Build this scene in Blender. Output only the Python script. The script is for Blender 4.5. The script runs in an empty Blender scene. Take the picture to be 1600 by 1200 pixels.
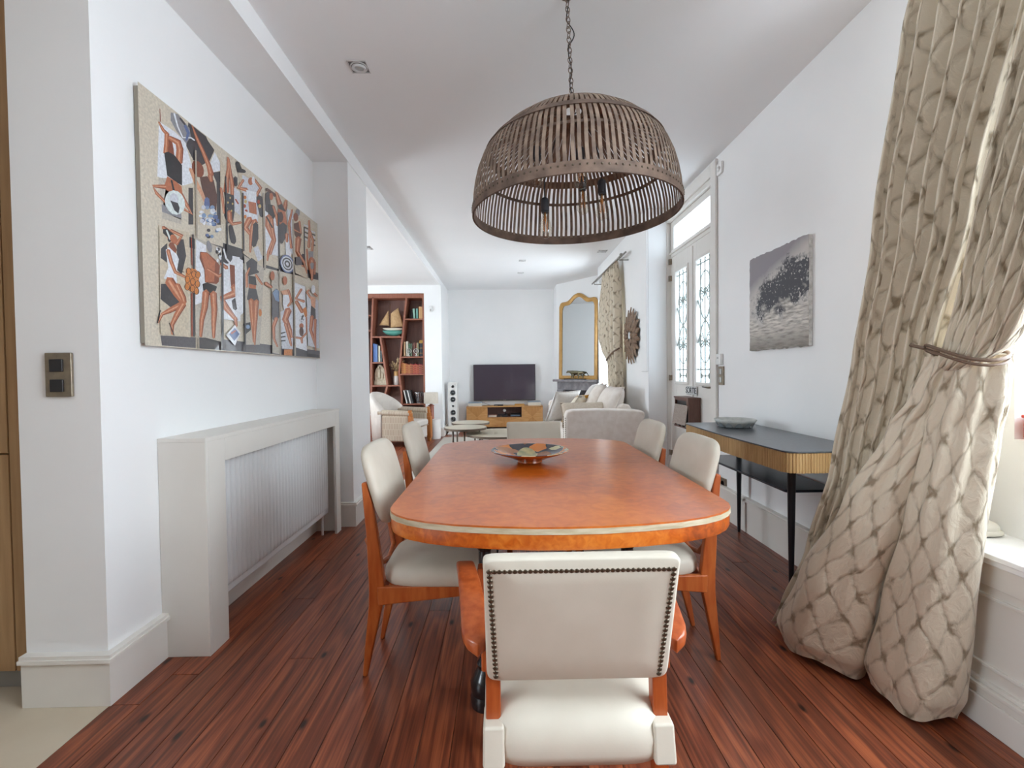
import bpy, bmesh, math, random
from mathutils import Vector, Matrix
random.seed(7)
sc = bpy.context.scene
C = sc.collection
PI = math.pi

# ---------------------------------------------------------------- camera
FPX = 720.0
CAM = Vector((0, 0, 1.2))
YAW, PITCH, ROLL = 12 / FPX, 0.0215, -0.0115
_f = Vector((math.sin(YAW) * math.cos(PITCH), math.cos(YAW) * math.cos(PITCH), -math.sin(PITCH)))
_r = Vector((math.cos(YAW), -math.sin(YAW), 0)); _u = _r.cross(_f)
CR = _r * math.cos(ROLL) + _u * math.sin(ROLL); CU = -_r * math.sin(ROLL) + _u * math.cos(ROLL)
cd = bpy.data.cameras.new('camera'); cam = bpy.data.objects.new('camera', cd); C.objects.link(cam)
cd.sensor_width = 36; cd.lens = FPX / 1600 * 36; cd.shift_y = -3 / 1600; cd.clip_start = 0.02; cd.clip_end = 200
cam.matrix_world = Matrix(((CR.x, CU.x, -_f.x, CAM.x), (CR.y, CU.y, -_f.y, CAM.y), (CR.z, CU.z, -_f.z, CAM.z), (0, 0, 0, 1)))
sc.camera = cam

# ---------------------------------------------------------------- sky, daylight, exposure
w = bpy.data.worlds.new('sky'); sc.world = w; w.use_nodes = True
bg = w.node_tree.nodes['Background']
bg.inputs[0].default_value = (0.81, 0.915, 1.0, 1); bg.inputs[1].default_value = 9.0
sc.view_settings.view_transform = 'Standard'; sc.view_settings.look = 'None'
sc.view_settings.exposure = 1.04; sc.view_settings.gamma = 1; sc.view_settings.use_curve_mapping = False
def portal(name, loc, rot, sx, sy):
    l = bpy.data.lights.new(name, 'AREA'); l.shape = 'RECTANGLE'; l.size = sx; l.size_y = sy
    o = bpy.data.objects.new(name, l); C.objects.link(o); o.location = loc; o.rotation_euler = rot
    l.cycles.is_portal = True
    return o
# daylight comes in through real and added openings; each opening has a portal
portal('window_daylight', (2.02, 0.57, 1.85), (0, PI/2, 0), 1.82, 2.04)
portal('front_door_daylight', (1.93, 4.48, 1.8), (0, PI/2, 0), 1.85, 0.95)
portal('living_window_daylight', (1.86, 7.12, 1.45), (0, PI/2, 0), 1.9, 1.4)
portal('kitchen_added_daylight', (-4.32, -1.3, 1.65), (0, -PI/2, 0), 1.7, 1.8)  # unseen kitchen window, added as side fill from the left
portal('lounge_added_daylight', (-4.42, 6.2, 1.4), (0, -PI/2, 0), 1.6, 1.6)  # unseen lounge window, added to brighten the far end
sc.cycles.max_bounces = 12; sc.cycles.diffuse_bounces = 8; sc.cycles.transparent_max_bounces = 16
sc.cycles.caustics_reflective = False; sc.cycles.caustics_refractive = False
sc.cycles.sample_clamp_indirect = 6.0

# ---------------------------------------------------------------- pixel helpers (measuring on the plane a thing stands in)
def ray(x, y): return CR * ((x - 800) / FPX) - CU * ((y - 597) / FPX) + _f
def onY(x, y, Y): d = ray(x, y); return CAM + d * (Y / d.y)
def onX(x, y, X): d = ray(x, y); return CAM + d * (X / d.x)
def onZ(x, y, Z): d = ray(x, y); return CAM + d * ((Z - CAM.z) / d.z)

# ---------------------------------------------------------------- materials
def lin(h):
    if not isinstance(h, str): return (*h, 1) if len(h) == 3 else tuple(h)
    v = [int(h[i:i+2], 16) / 255 for i in (0, 2, 4)]
    return tuple((c / 12.92 if c <= .04045 else ((c + .055) / 1.055) ** 2.4) for c in v) + (1,)
MATS = {}
def pm(name, c1, c2=None, rough=.5, metal=0, scale=8, stretch=(1, 1, 1), bump=0, bscale=None, detail=4, coat=0, spec=.5,
       lo=.35, hi=.65, rand=False, sheen=0, bdist=.002, coatr=.03):
    m = bpy.data.materials.new(name); m.use_nodes = True; nt = m.node_tree; N = nt.nodes; L = nt.links
    b = N['Principled BSDF']; b.inputs['Base Color'].default_value = lin(c1); b.inputs['Roughness'].default_value = rough
    b.inputs['Metallic'].default_value = metal; b.inputs['Coat Weight'].default_value = coat; b.inputs['Coat Roughness'].default_value = coatr
    b.inputs['Specular IOR Level'].default_value = spec; b.inputs['Sheen Weight'].default_value = sheen
    tc = N.new('ShaderNodeTexCoord'); mp = N.new('ShaderNodeMapping'); mp.inputs['Scale'].default_value = stretch
    L.new(tc.outputs['Object'], mp.inputs['Vector'])
    if rand:
        oi = N.new('ShaderNodeObjectInfo'); ml = N.new('ShaderNodeMath'); ml.operation = 'MULTIPLY'; ml.inputs[1].default_value = 37.0
        cx = N.new('ShaderNodeCombineXYZ'); L.new(oi.outputs['Random'], ml.inputs[0])
        for i in range(3): L.new(ml.outputs[0], cx.inputs[i])
        L.new(cx.outputs[0], mp.inputs['Location'])
    if c2 is not None:
        nz = N.new('ShaderNodeTexNoise'); nz.inputs['Scale'].default_value = scale; nz.inputs['Detail'].default_value = detail
        L.new(mp.outputs[0], nz.inputs['Vector'])
        cr = N.new('ShaderNodeValToRGB'); cr.color_ramp.elements[0].position = lo; cr.color_ramp.elements[1].position = hi
        cr.color_ramp.elements[0].color = lin(c1); cr.color_ramp.elements[1].color = lin(c2)
        L.new(nz.outputs['Fac'], cr.inputs['Fac']); L.new(cr.outputs[0], b.inputs['Base Color'])
    if bump:
        n2 = N.new('ShaderNodeTexNoise'); n2.inputs['Scale'].default_value = bscale or scale; n2.inputs['Detail'].default_value = 6
        L.new(mp.outputs[0], n2.inputs['Vector'])
        bp = N.new('ShaderNodeBump'); bp.inputs['Strength'].default_value = bump; bp.inputs['Distance'].default_value = bdist
        L.new(n2.outputs['Fac'], bp.inputs['Height']); L.new(bp.outputs[0], b.inputs['Normal'])
    MATS[name] = m
    return m
def glassmat(name, tint=(1, 1, 1), gloss=.06, frost=0.0):
    m = bpy.data.materials.new(name); m.use_nodes = True; nt = m.node_tree; N = nt.nodes; L = nt.links
    N.remove(N['Principled BSDF']); out = N['Material Output']
    t = N.new('ShaderNodeBsdfTransparent'); t.inputs[0].default_value = (*tint, 1)
    g = N.new('ShaderNodeBsdfGlossy'); g.inputs['Roughness'].default_value = .02
    lw = N.new('ShaderNodeLayerWeight'); lw.inputs[0].default_value = .5
    pw = N.new('ShaderNodeMath'); pw.operation = 'POWER'; pw.inputs[1].default_value = 4; L.new(lw.outputs['Facing'], pw.inputs[0])
    fr = N.new('ShaderNodeMath'); fr.operation = 'MULTIPLY_ADD'; fr.inputs[1].default_value = .45; fr.inputs[2].default_value = gloss; L.new(pw.outputs[0], fr.inputs[0])
    mx = N.new('ShaderNodeMixShader'); L.new(fr.outputs[0], mx.inputs[0]); L.new(t.outputs[0], mx.inputs[1]); L.new(g.outputs[0], mx.inputs[2])
    if frost:
        d = N.new('ShaderNodeBsdfTranslucent'); d.inputs[0].default_value = (.95, .97, 1, 1)
        m2 = N.new('ShaderNodeMixShader'); m2.inputs[0].default_value = frost; L.new(mx.outputs[0], m2.inputs[1]); L.new(d.outputs[0], m2.inputs[2]); mx = m2
    L.new(mx.outputs[0], out.inputs[0]); MATS[name] = m
    return m

# ---------------------------------------------------------------- geometry helpers
OFF = {}
class MB:
    def __init__(s): s.v = []; s.f = []; s.mi = []; s.cur = 0
    def add(s, vs, fs):
        n = len(s.v); s.v += [Vector(p) for p in vs]; s.f += [tuple(i + n for i in f) for f in fs]; s.mi += [s.cur] * len(fs); return s
    def box(s, x0, x1, y0, y1, z0, z1):
        vs = [(x, y, z) for z in (z0, z1) for y in (y0, y1) for x in (x0, x1)]
        return s.add(vs, [(0, 2, 3, 1), (4, 5, 7, 6), (0, 1, 5, 4), (2, 6, 7, 3), (0, 4, 6, 2), (1, 3, 7, 5)])
    def hexa(s, p):  # eight corners: bottom ring (4), top ring (4)
        return s.add(p, [(3, 2, 1, 0), (4, 5, 6, 7), (0, 1, 5, 4), (1, 2, 6, 5), (2, 3, 7, 6), (3, 0, 4, 7)])
    def prism(s, poly, t0, t1, plane='xy'):
        n = len(poly)
        mk = {'xy': lambda a, b, t: (a, b, t), 'yz': lambda a, b, t: (t, a, b), 'xz': lambda a, b, t: (a, t, b)}[plane]
        vs = [mk(a, b, t0) for a, b in poly] + [mk(a, b, t1) for a, b in poly]
        fs = [tuple(range(n))[::-1], tuple(range(n, 2 * n))] + [(i, (i + 1) % n, n + (i + 1) % n, n + i) for i in range(n)]
        return s.add(vs, fs)
    def tube(s, pts, r, n=8, caps=True, flat=None):
        pts = [Vector(p) for p in pts]; m = len(pts); rr = r if isinstance(r, (list, tuple)) else [r] * m
        base = len(s.v); up = None; vs = []
        for i in range(m):
            d = (pts[min(i + 1, m - 1)] - pts[max(i - 1, 0)])
            if d.length < 1e-9: d = Vector((0, 0, 1))
            d.normalize()
            if up is None:
                a = Vector((0, 0, 1)) if abs(d.z) < .9 else Vector((0, 1, 0)); up = d.cross(a).normalized()
            up = (up - d * up.dot(d)).normalized(); sd = d.cross(up)
            for k in range(n):
                t = 2 * PI * k / n; vs.append(pts[i] + (up * math.cos(t) + sd * math.sin(t)) * rr[i])
        fs = [(i * n + k, i * n + (k + 1) % n, (i + 1) * n + (k + 1) % n, (i + 1) * n + k) for i in range(m - 1) for k in range(n)]
        if caps: fs += [tuple(range(n))[::-1], tuple((m - 1) * n + k for k in range(n))]
        return s.add(vs, fs)
    def lathe(s, prof, c=(0, 0, 0), n=24, closed=False, cap0=True, cap1=True):
        vs = []; m = len(prof)
        for r, z in prof:
            for k in range(n):
                t = 2 * PI * k / n; vs.append((c[0] + r * math.cos(t), c[1] + r * math.sin(t), c[2] + z))
        fs = [(i * n + k, i * n + (k + 1) % n, (i + 1) * n + (k + 1) % n, (i + 1) * n + k) for i in range(m - 1) for k in range(n)]
        if closed: fs += [((m - 1) * n + k, (m - 1) * n + (k + 1) % n, (k + 1) % n, k) for k in range(n)]
        else:
            if cap0: fs.append(tuple(range(n))[::-1])
            if cap1: fs.append(tuple((m - 1) * n + k for k in range(n)))
        return s.add(vs, fs)
    def grid(s, fn, nu, nv, closeu=False):
        vs = [fn(i / (nu if closeu else nu - 1), j / (nv - 1)) for j in range(nv) for i in range(nu)]
        mu = nu if closeu else nu - 1
        return s.add(vs, [(j * nu + i, j * nu + (i + 1) % nu, (j + 1) * nu + (i + 1) % nu, (j + 1) * nu + i) for j in range(nv - 1) for i in range(mu)])
    def ellipsoid(s, c, r, nu=16, nv=10, e=1.0):
        c = Vector(c)
        def q(x): return math.copysign(abs(x) ** e, x)
        def fn(u, v):
            a = 2 * PI * u; b = PI * (v - .5) * .999
            return c + Vector((r[0] * q(math.cos(b)) * q(math.cos(a)), r[1] * q(math.cos(b)) * q(math.sin(a)), r[2] * q(math.sin(b))))
        return s.grid(fn, nu, nv, True)
    def xf(s, M, start=0):
        for i in range(start, len(s.v)): s.v[i] = M @ s.v[i]
        return s
    def build(s, name, mat, parent=None, smooth=False, bevel=0, seg=2, origin=None, sub=0, solid=0, kind=None, autos=None):
        off = OFF.get(parent.name, Vector()) if parent else Vector()
        o0 = Vector(origin) if origin is not None else off
        me = bpy.data.meshes.new(name); me.from_pydata([tuple(p - o0) for p in s.v], [], s.f)
        mats = mat if isinstance(mat, (list, tuple)) else [mat]
        for m in mats: me.materials.append(MATS[m] if isinstance(m, str) else m)
        if len(mats) > 1:
            for p, i in zip(me.polygons, s.mi): p.material_index = i
        bm = bmesh.new(); bm.from_mesh(me); bmesh.ops.recalc_face_normals(bm, faces=bm.faces); bm.to_mesh(me); bm.free()
        if smooth or autos:
            for p in me.polygons: p.use_smooth = True
        o = bpy.data.objects.new(name, me); C.objects.link(o)
        if parent: o.parent = parent; o.location = o0 - off
        else: o.location = o0
        OFF[o.name] = o0
        if autos: me.set_sharp_from_angle(angle=math.radians(autos))
        if bevel:
            b = o.modifiers.new('bevel', 'BEVEL'); b.width = bevel; b.segments = seg; b.limit_method = 'ANGLE'; b.angle_limit = .6
            if not smooth and not autos:
                for p in me.polygons: p.use_smooth = True
                me.set_sharp_from_angle(angle=math.radians(50)); b.harden_normals = True
        if sub:
            b = o.modifiers.new('subd', 'SUBSURF'); b.levels = sub; b.render_levels = sub
        if solid:
            b = o.modifiers.new('solid', 'SOLIDIFY'); b.thickness = solid; b.offset = 0
        if kind: o['kind'] = kind
        return o
def tag(o, label, cat, group=None):
    o['label'] = label; o['category'] = cat
    if group: o['group'] = group
    return o
def thing(name, label, cat, loc=(0, 0, 0), group=None):
    o = bpy.data.objects.new(name, None); C.objects.link(o); o.location = loc; o.empty_display_size = .05; OFF[o.name] = Vector(loc)
    return tag(o, label, cat, group)
def struct(o): o['kind'] = 'structure'; return o
def copy_tree(o, parent=None):
    c = o.copy(); C.objects.link(c)
    if parent: c.parent = parent
    for ch in list(o.children): copy_tree(ch, c)
    return c
def dup(root, loc, rz=0, label=None):
    r = copy_tree(root); r.location = loc; r.rotation_euler = (0, 0, rz)
    if label: r['label'] = label
    return r
def rrect(x0, x1, y0, y1, r, n=6):
    out = []
    for cx, cy, a in ((x1 - r, y1 - r, 0), (x0 + r, y1 - r, 90), (x0 + r, y0 + r, 180), (x1 - r, y0 + r, 270)):
        for k in range(n + 1):
            t = math.radians(a + 90 * k / n); out.append((cx + r * math.cos(t), cy + r * math.sin(t)))
    return out
def cushion(mb, c, sx, sy, sz, M=None, n=14, puff=.35, corner=.12):
    """pillow: two bulged sheets closed at the rim; local z is thickness"""
    st = len(mb.v)
    def sheet(sign):
        def fn(u, v):
            a, b = u * 2 - 1, v * 2 - 1
            k = max(0.0, (1 - abs(a) ** 3) * (1 - abs(b) ** 3)) ** .5
            pin = 1 - corner * (abs(a) * abs(b)) ** 2 * .0
            sq = 1 - .06 * (1 - abs(b) ** 2) * abs(a) ** 8; sq2 = 1 - .06 * (1 - abs(a) ** 2) * abs(b) ** 8
            return (a * sx / 2 * sq * pin, b * sy / 2 * sq2 * pin, sign * sz / 2 * k)
        return fn
    mb.grid(sheet(1), n, n); mb.grid(sheet(-1), n, n)
    mb.xf((Matrix.Translation(c) @ (M or Matrix.Identity(4))), st)
    return mb
def hit_weld(o, d=.0005):
    bm = bmesh.new(); bm.from_mesh(o.data); bmesh.ops.remove_doubles(bm, verts=bm.verts, dist=d); bmesh.ops.recalc_face_normals(bm, faces=bm.faces); bm.to_mesh(o.data); bm.free(); return o
def Rz(a): return Matrix.Rotation(a, 4, 'Z')
def Rx(a): return Matrix.Rotation(a, 4, 'X')
def Ry(a): return Matrix.Rotation(a, 4, 'Y')
def T(*p): return Matrix.Translation(p)
# ================================================================ materials of the house
pm('white_paint', 'eceded', 'efefef', rough=.55, scale=2, bump=.05, bscale=60)
pm('ceiling_paint', 'e8e9ea', 'ebebec', rough=.7, scale=1.2)
pm('trim_paint', 'e0dcd5', 'e4e0d9', rough=.4, scale=3, bump=.04, bscale=40)
pm('door_paint', 'dcd9d3', 'e0ddd8', rough=.4, scale=3)
pm('stone_floor', 'c4b6a0', 'd0c3ae', rough=.45, scale=2.2, detail=7, bump=.06, bscale=30)
pm('subfloor', '8f7262', '5a3c30', rough=.9, scale=9, detail=5)
pm('metal_dark', '3a3835', rough=.4, metal=.8)
pm('brass_plate', '8f8375', 'a0937f', rough=.35, metal=.7, scale=40)
pm('steel', 'b8b8b6', rough=.3, metal=1)
pm('black_plastic', '2b2a2c', rough=.35)
pm('white_plastic', 'e6e6e4', rough=.35)
glassmat('pane_glass')
glassmat('frosted_glass', tint=(.5, .51, .52), frost=.2)

def wood_floor_mat():
    m = bpy.data.materials.new('red_pine_boards'); m.use_nodes = True; nt = m.node_tree; N = nt.nodes; L = nt.links
    b = N['Principled BSDF']; b.inputs['Roughness'].default_value = .27; b.inputs['Specular IOR Level'].default_value = .5
    tc = N.new('ShaderNodeTexCoord'); oi = N.new('ShaderNodeObjectInfo')
    ml = N.new('ShaderNodeMath'); ml.operation = 'MULTIPLY'; ml.inputs[1].default_value = 53.0; L.new(oi.outputs['Random'], ml.inputs[0])
    cx = N.new('ShaderNodeCombineXYZ'); [L.new(ml.outputs[0], cx.inputs[i]) for i in range(3)]
    va = N.new('ShaderNodeVectorMath'); L.new(tc.outputs['Object'], va.inputs[0]); L.new(cx.outputs[0], va.inputs[1])
    def mapping(s):
        mp = N.new('ShaderNodeMapping'); mp.inputs['Scale'].default_value = s; L.new(va.outputs[0], mp.inputs[0]); return mp
    # cathedral grain: distorted bands across the board
    g0 = mapping((5.0, .55, 1)); n0 = N.new('ShaderNodeTexNoise'); n0.inputs['Scale'].default_value = 1.6; n0.inputs['Detail'].default_value = 3; L.new(g0.outputs[0], n0.inputs['Vector'])
    sx = N.new('ShaderNodeMath'); sx.operation = 'MULTIPLY'; sx.inputs[1].default_value = 46.0; L.new(n0.outputs['Fac'], sx.inputs[0])
    sn = N.new('ShaderNodeMath'); sn.operation = 'SINE'; L.new(sx.outputs[0], sn.inputs[0])
    g1 = mapping((95, 1.6, 1)); n1 = N.new('ShaderNodeTexNoise'); n1.inputs['Scale'].default_value = 1.3; n1.inputs['Detail'].default_value = 4; L.new(g1.outputs[0], n1.inputs['Vector'])
    ad = N.new('ShaderNodeMath'); ad.operation = 'MULTIPLY_ADD'; ad.inputs[1].default_value = .12; L.new(sn.outputs[0], ad.inputs[0]); L.new(n1.outputs['Fac'], ad.inputs[2])
    cr = N.new('ShaderNodeValToRGB'); e = cr.color_ramp.elements
    e[0].position = .2; e[0].color = lin('52281b'); e[1].position = .86; e[1].color = lin('a65c39')
    k = e.new(.5); k.color = lin('7a3e28')
    L.new(ad.outputs[0], cr.inputs[0])
    # board to board tone
    hs = N.new('ShaderNodeHueSaturation'); hs.inputs['Saturation'].default_value = 1.0
    mr = N.new('ShaderNodeMapRange'); mr.inputs['To Min'].default_value = .74; mr.inputs['To Max'].default_value = 1.3; L.new(oi.outputs['Random'], mr.inputs['Value'])
    L.new(mr.outputs[0], hs.inputs['Value']); L.new(cr.outputs[0], hs.inputs['Color'])
    # worn, paler drifts
    g2 = mapping((1.2, .5, 1)); n2 = N.new('ShaderNodeTexNoise'); n2.inputs['Scale'].default_value = 1.6; n2.inputs['Detail'].default_value = 6; L.new(g2.outputs[0], n2.inputs['Vector'])
    c2 = N.new('ShaderNodeValToRGB'); c2.color_ramp.elements[0].position = .5; c2.color_ramp.elements[0].color = (0, 0, 0, 1); c2.color_ramp.elements[1].position = .8; c2.color_ramp.elements[1].color = (.35, .35, .35, 1); L.new(n2.outputs['Fac'], c2.inputs[0])
    mx = N.new('ShaderNodeMixRGB'); mx.inputs[2].default_value = lin('96664c'); L.new(c2.outputs[0], mx.inputs[0]); L.new(hs.outputs[0], mx.inputs[1])
    # knots
    g3 = mapping((3.6, 1.5, 0.01)); vo = N.new('ShaderNodeTexVoronoi'); vo.voronoi_dimensions = '2D'; vo.inputs['Scale'].default_value = 1.0; L.new(g3.outputs[0], vo.inputs['Vector'])
    c3 = N.new('ShaderNodeValToRGB'); c3.color_ramp.elements[0].position = .018; c3.color_ramp.elements[0].color = (1, 1, 1, 1); c3.color_ramp.elements[1].position = .05; c3.color_ramp.elements[1].color = (0, 0, 0, 1); L.new(vo.outputs['Distance'], c3.inputs[0])
    m3 = N.new('ShaderNodeMixRGB'); m3.inputs[2].default_value = lin('1c0806'); L.new(c3.outputs[0], m3.inputs[0]); L.new(mx.outputs[0], m3.inputs[1])
    L.new(m3.outputs[0], b.inputs['Base Color'])
    rr = N.new('ShaderNodeMapRange'); rr.inputs['To Min'].default_value = .28; rr.inputs['To Max'].default_value = .42; L.new(n2.outputs['Fac'], rr.inputs['Value']); L.new(rr.outputs[0], b.inputs['Roughness'])
    bp = N.new('ShaderNodeBump'); bp.inputs['Strength'].default_value = .12; bp.inputs['Distance'].default_value = .001; L.new(ad.outputs[0], bp.inputs['Height']); L.new(bp.outputs[0], b.inputs['Normal'])
    MATS['red_pine_boards'] = m
wood_floor_mat()

CEIL = 2.97; CEIL2 = 2.85; YF = 9.9; YB = -2.5
WL = -1.47; WR = 1.79
# ---------------------------------------------------------------- floor of separate boards
fl = struct(MB().box(-2.9, 1.95, YB, YF + .1, -.06, -.0035).build('floor', 'subfloor'))
def board(x0, x1, y0, y1):
    mb = MB(); e = .0015
    mb.box(x0 + e, x1 - e, y0 + e, y1 - e, -.0034, random.uniform(-.0006, .0))
    o = mb.build('floor_board', 'red_pine_boards', fl, origin=((x0 + x1) / 2, (y0 + y1) / 2, 0), bevel=0)
    return o
x = -1.455; i = 0
while x < 1.94:
    x1 = min(x + .106, 1.95); y = YB + random.uniform(-2.0, -.2)
    while y < YF:
        ln = random.uniform(2.6, 4.4); board(x, x1, max(y, YB), min(y + ln, YF + .1)); y += ln
    x = x1
x = -1.455
while x > -2.85:
    y = 4.0
    for ln in (random.uniform(1.6, 3.2), 6):
        board(x - .106, x, y, min(y + ln, 8.75)); y += ln
        if y > 8.7: break
    x -= .106
struct(MB().box(-4.3, -1.456, YB, 4.0, -.06, -.001).build('floor_stone', 'stone_floor'))

# ---------------------------------------------------------------- ceilings and beam
struct(MB().box(-1.47, 2.1, YB, YF + .1, CEIL, CEIL + .1).build('ceiling', 'ceiling_paint'))
struct(MB().box(-4.5, -1.195, 4.12, 8.95, CEIL2, CEIL2 + .25).build('ceiling_lounge', 'ceiling_paint'))
struct(MB().box(-4.5, -1.195, YB, 4.12, CEIL2, CEIL2 + .25).build('ceiling_beam', 'white_paint'))
struct(MB().box(-1.22, -1.19, YB, YF, CEIL2 - .002, CEIL + .02).build('trim_1', 'white_paint'))

# ---------------------------------------------------------------- left side
wl = MB()
wl.box(-1.765, WL, 1.70, 4.12, 0, CEIL2 + .02)               # wall carrying the print, its end is the pillar
struct(wl.build('wall_left', 'white_paint'))
struct(MB().box(WL - .05, -1.2, 3.64, 4.12, 0, CEIL2 + .02).build('wall_pilaster', 'white_paint'))
def skirting(mb, pts, h=.185, t=.022, cap=.014):
    """mitred baseboard following a polyline; the room is on its right-hand side"""
    P_ = [Vector((*p, 0)) for p in pts]; nrm = []
    for a, b in zip(P_[:-1], P_[1:]): d = (b - a).normalized(); nrm.append(Vector((d.y, -d.x, 0)))
    def off(i, w_):
        if i == 0: return P_[0] + nrm[0] * w_
        if i == len(P_) - 1: return P_[-1] + nrm[-1] * w_
        n = (nrm[i - 1] + nrm[i]); return P_[i] + n * (w_ / max(.3, n.dot(nrm[i])))
    for w_, z0, z1 in ((t, 0, h - .02), (t + cap, h - .02, h - .006), (t + cap * .5, h - .006, h + .006)):
        for i in range(len(P_) - 1):
            q = [off(i, -.01), off(i + 1, -.01), off(i + 1, w_), off(i, w_)]
            mb.hexa([(v.x, v.y, z0) for v in q] + [(v.x, v.y, z1) for v in q])
    return mb
m = MB(); skirting(m, [(-1.765, 1.70), (WL, 1.70), (WL, 1.965)]); skirting(m, [(WL, 3.55), (WL, 3.64), (-1.2, 3.64), (-1.2, 4.12)])
struct(m.build('baseboard_left', 'trim_paint'))
# kitchen and lounge walls out of sight close the house
wk = MB()
wk.box(-4.4, -4.28, YB, -2.2, 0, CEIL2).box(-4.4, -4.28, -.4, 4.0, 0, CEIL2).box(-4.4, -4.28, -2.2, -.4, 0, .8).box(-4.4, -4.28, -2.2, -.4, 2.5, CEIL2)
pm('dimmed_kitchen_paint', '7f7a72', rough=.6)  # unseen kitchen walls toned down to limit bounce onto the pillar
struct(wk.build('wall_kitchen', 'dimmed_kitchen_paint'))
struct(MB().box(-2.66, -2.54, .2, 1.78, 0, CEIL2).build('wall_light_blocker', 'dimmed_kitchen_paint'))  # unseen slab added to shade the pillar from the kitchen window
struct(MB().box(-4.4, WL - .2, 4.0, 4.12, 0, CEIL2).build('wall_lounge_near', 'white_paint'))
wk = MB()
wk.box(-4.5, -4.38, 4.1, 5.4, 0, CEIL2).box(-4.5, -4.38, 7.0, 9.0, 0, CEIL2).box(-4.5, -4.38, 5.4, 7.0, 0, .6).box(-4.5, -4.38, 5.4, 7.0, 2.2, CEIL2)
struct(wk.build('wall_lounge_left', 'white_paint'))
struct(MB().box(-4.5, -2.8, 4.0, 9.0, -.06, -.005).build('floor_lounge', 'stone_floor'))
# back of the room behind the viewer: unseen finish darkened to cut bounce light
pm('dark_back_finish', '5c4c3c', '6a5846', rough=.5, scale=4, stretch=(8, 8, .8), detail=5)
struct(MB().box(-4.4, 2.1, YB - .12, YB, 0, CEIL).build('wall_back', 'dark_back_finish'))

# ---------------------------------------------------------------- far end
struct(MB().box(-1.5, 2.1, YF, YF + .12, 0, CEIL).build('wall_far', 'white_paint'))
# wall around the bookcase: pier at its right, lintel above, side return to the far wall
BY = 8.7
wbk = MB(); wbk.box(-1.49, -1.17, BY, YF, 0, CEIL2 + .02); wbk.box(-4.5, -1.49, BY, BY + .4, 2.70, CEIL2 + .02); wbk.box(-4.5, -1.49, BY + .36, BY + .5, 0, 2.75); wbk.box(-4.5, -2.75, BY, BY + .4, 0, 2.75)
struct(wbk.build('wall_lounge_far', 'white_paint'))
struct(skirting(MB(), [(-1.49, BY), (-1.17, BY), (-1.17, YF), (1.08, YF)], h=.16).build('baseboard_far', 'trim_paint'))
# diagonal chimney breast in the far right corner
struct(MB().prism([(1.08, 9.39), (1.95, 8.25), (2.1, 8.25), (2.1, YF), (1.08, YF)], 0, CEIL).build('wall_chimney', 'white_paint'))

# ---------------------------------------------------------------- right wall with window, door and living room window
wr = MB()
W0, W1, WZ0, WZ1 = -.45, 1.585, .94, 2.76
wr.box(WR, 2.08, YB, W0, 0, CEIL).box(WR, 2.08, W1, 3.92, 0, CEIL).box(WR, 2.08, W0, W1, 0, WZ0).box(WR, 2.08, W0, W1, WZ1, CEIL)
wr.box(WR, 2.08, 3.92, 5.05, 2.86, CEIL)
struct(wr.build('wall_right', 'white_paint'))
wr = MB()
wr.box(1.585, 2.08, 5.04, 5.33, 0, CEIL)                       # pier beyond the door
wr.box(1.62, 2.08, 5.33, 6.42, 0, CEIL).box(1.62, 2.08, 7.82, 7.9, 0, CEIL).box(1.62, 2.08, 6.42, 7.82, 0, .5).box(1.62, 2.08, 6.42, 7.82, 2.4, CEIL)
wr.box(1.95, 2.08, 7.9, 9.9, 0, CEIL)
wr.box(1.566, 1.59, 5.045, 5.24, 1.19, CEIL)                   # boxed upper half of the pier
struct(wr.build('wall_right_living', 'white_paint', bevel=.006))
m = skirting(MB(), [(WR, 3.82), (WR, 1.72)], h=.25, t=.024); skirting(m, [(1.62, 7.9), (1.62, 5.33), (1.585, 5.33), (1.585, 5.04)], h=.2)
struct(m.build('baseboard_right', 'trim_paint'))
# near window: frame, panes, ledge
def frame4(m, x0, x1, y0, y1, z0, z1, t):
    m.box(x0, x1, y0, y0 + t, z0, z1).box(x0, x1, y1 - t, y1, z0, z1).box(x0, x1, y0 + t, y1 - t, z0, z0 + t).box(x0, x1, y0 + t, y1 - t, z1 - t, z1)
    return m
def window(name, x, y0, y1, z0, z1, cols, fw=.06, glass='pane_glass', xt=.05):
    m = MB()
    frame4(m, x, x + xt, y0, y1, z0, z1, fw)
    st = (y1 - y0) / cols
    for k in range(1, cols): m.box(x - .005, x + xt + .005, y0 + st * k - fw / 2, y0 + st * k + fw / 2, z0 + fw, z1 - fw)
    o = struct(m.build(name, 'white_paint', bevel=.004))
    for k in range(cols): MB().box(x + xt * .4, x + xt * .5, y0 + st * k + .02, y0 + st * (k + 1) - .02, z0 + .03, z1 - .03).build('pane', glass, o)
    return o
window('window_1', 1.96, W0, W1, WZ0, WZ1, 3)
window('window_2', 1.80, 6.42, 7.82, .5, 2.4, 2)
m = MB(); m.box(-4.36, -4.32, -2.2, -.4, .8, .85).box(-4.36, -4.32, -2.2, -.4, 2.45, 2.5).box(-4.36, -4.32, -1.33, -1.27, .85, 2.45)
struct(m.build('added_window_3', 'white_paint'))  # frame of the added kitchen opening that lets in fill light
m = MB(); m.box(-4.46, -4.42, 5.4, 7.0, .6, .65).box(-4.46, -4.42, 5.4, 7.0, 2.15, 2.2).box(-4.46, -4.42, 6.17, 6.23, .65, 2.15)
struct(m.build('added_window_4', 'white_paint'))  # frame of the unseen lounge opening, put in to light the far wall
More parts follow.
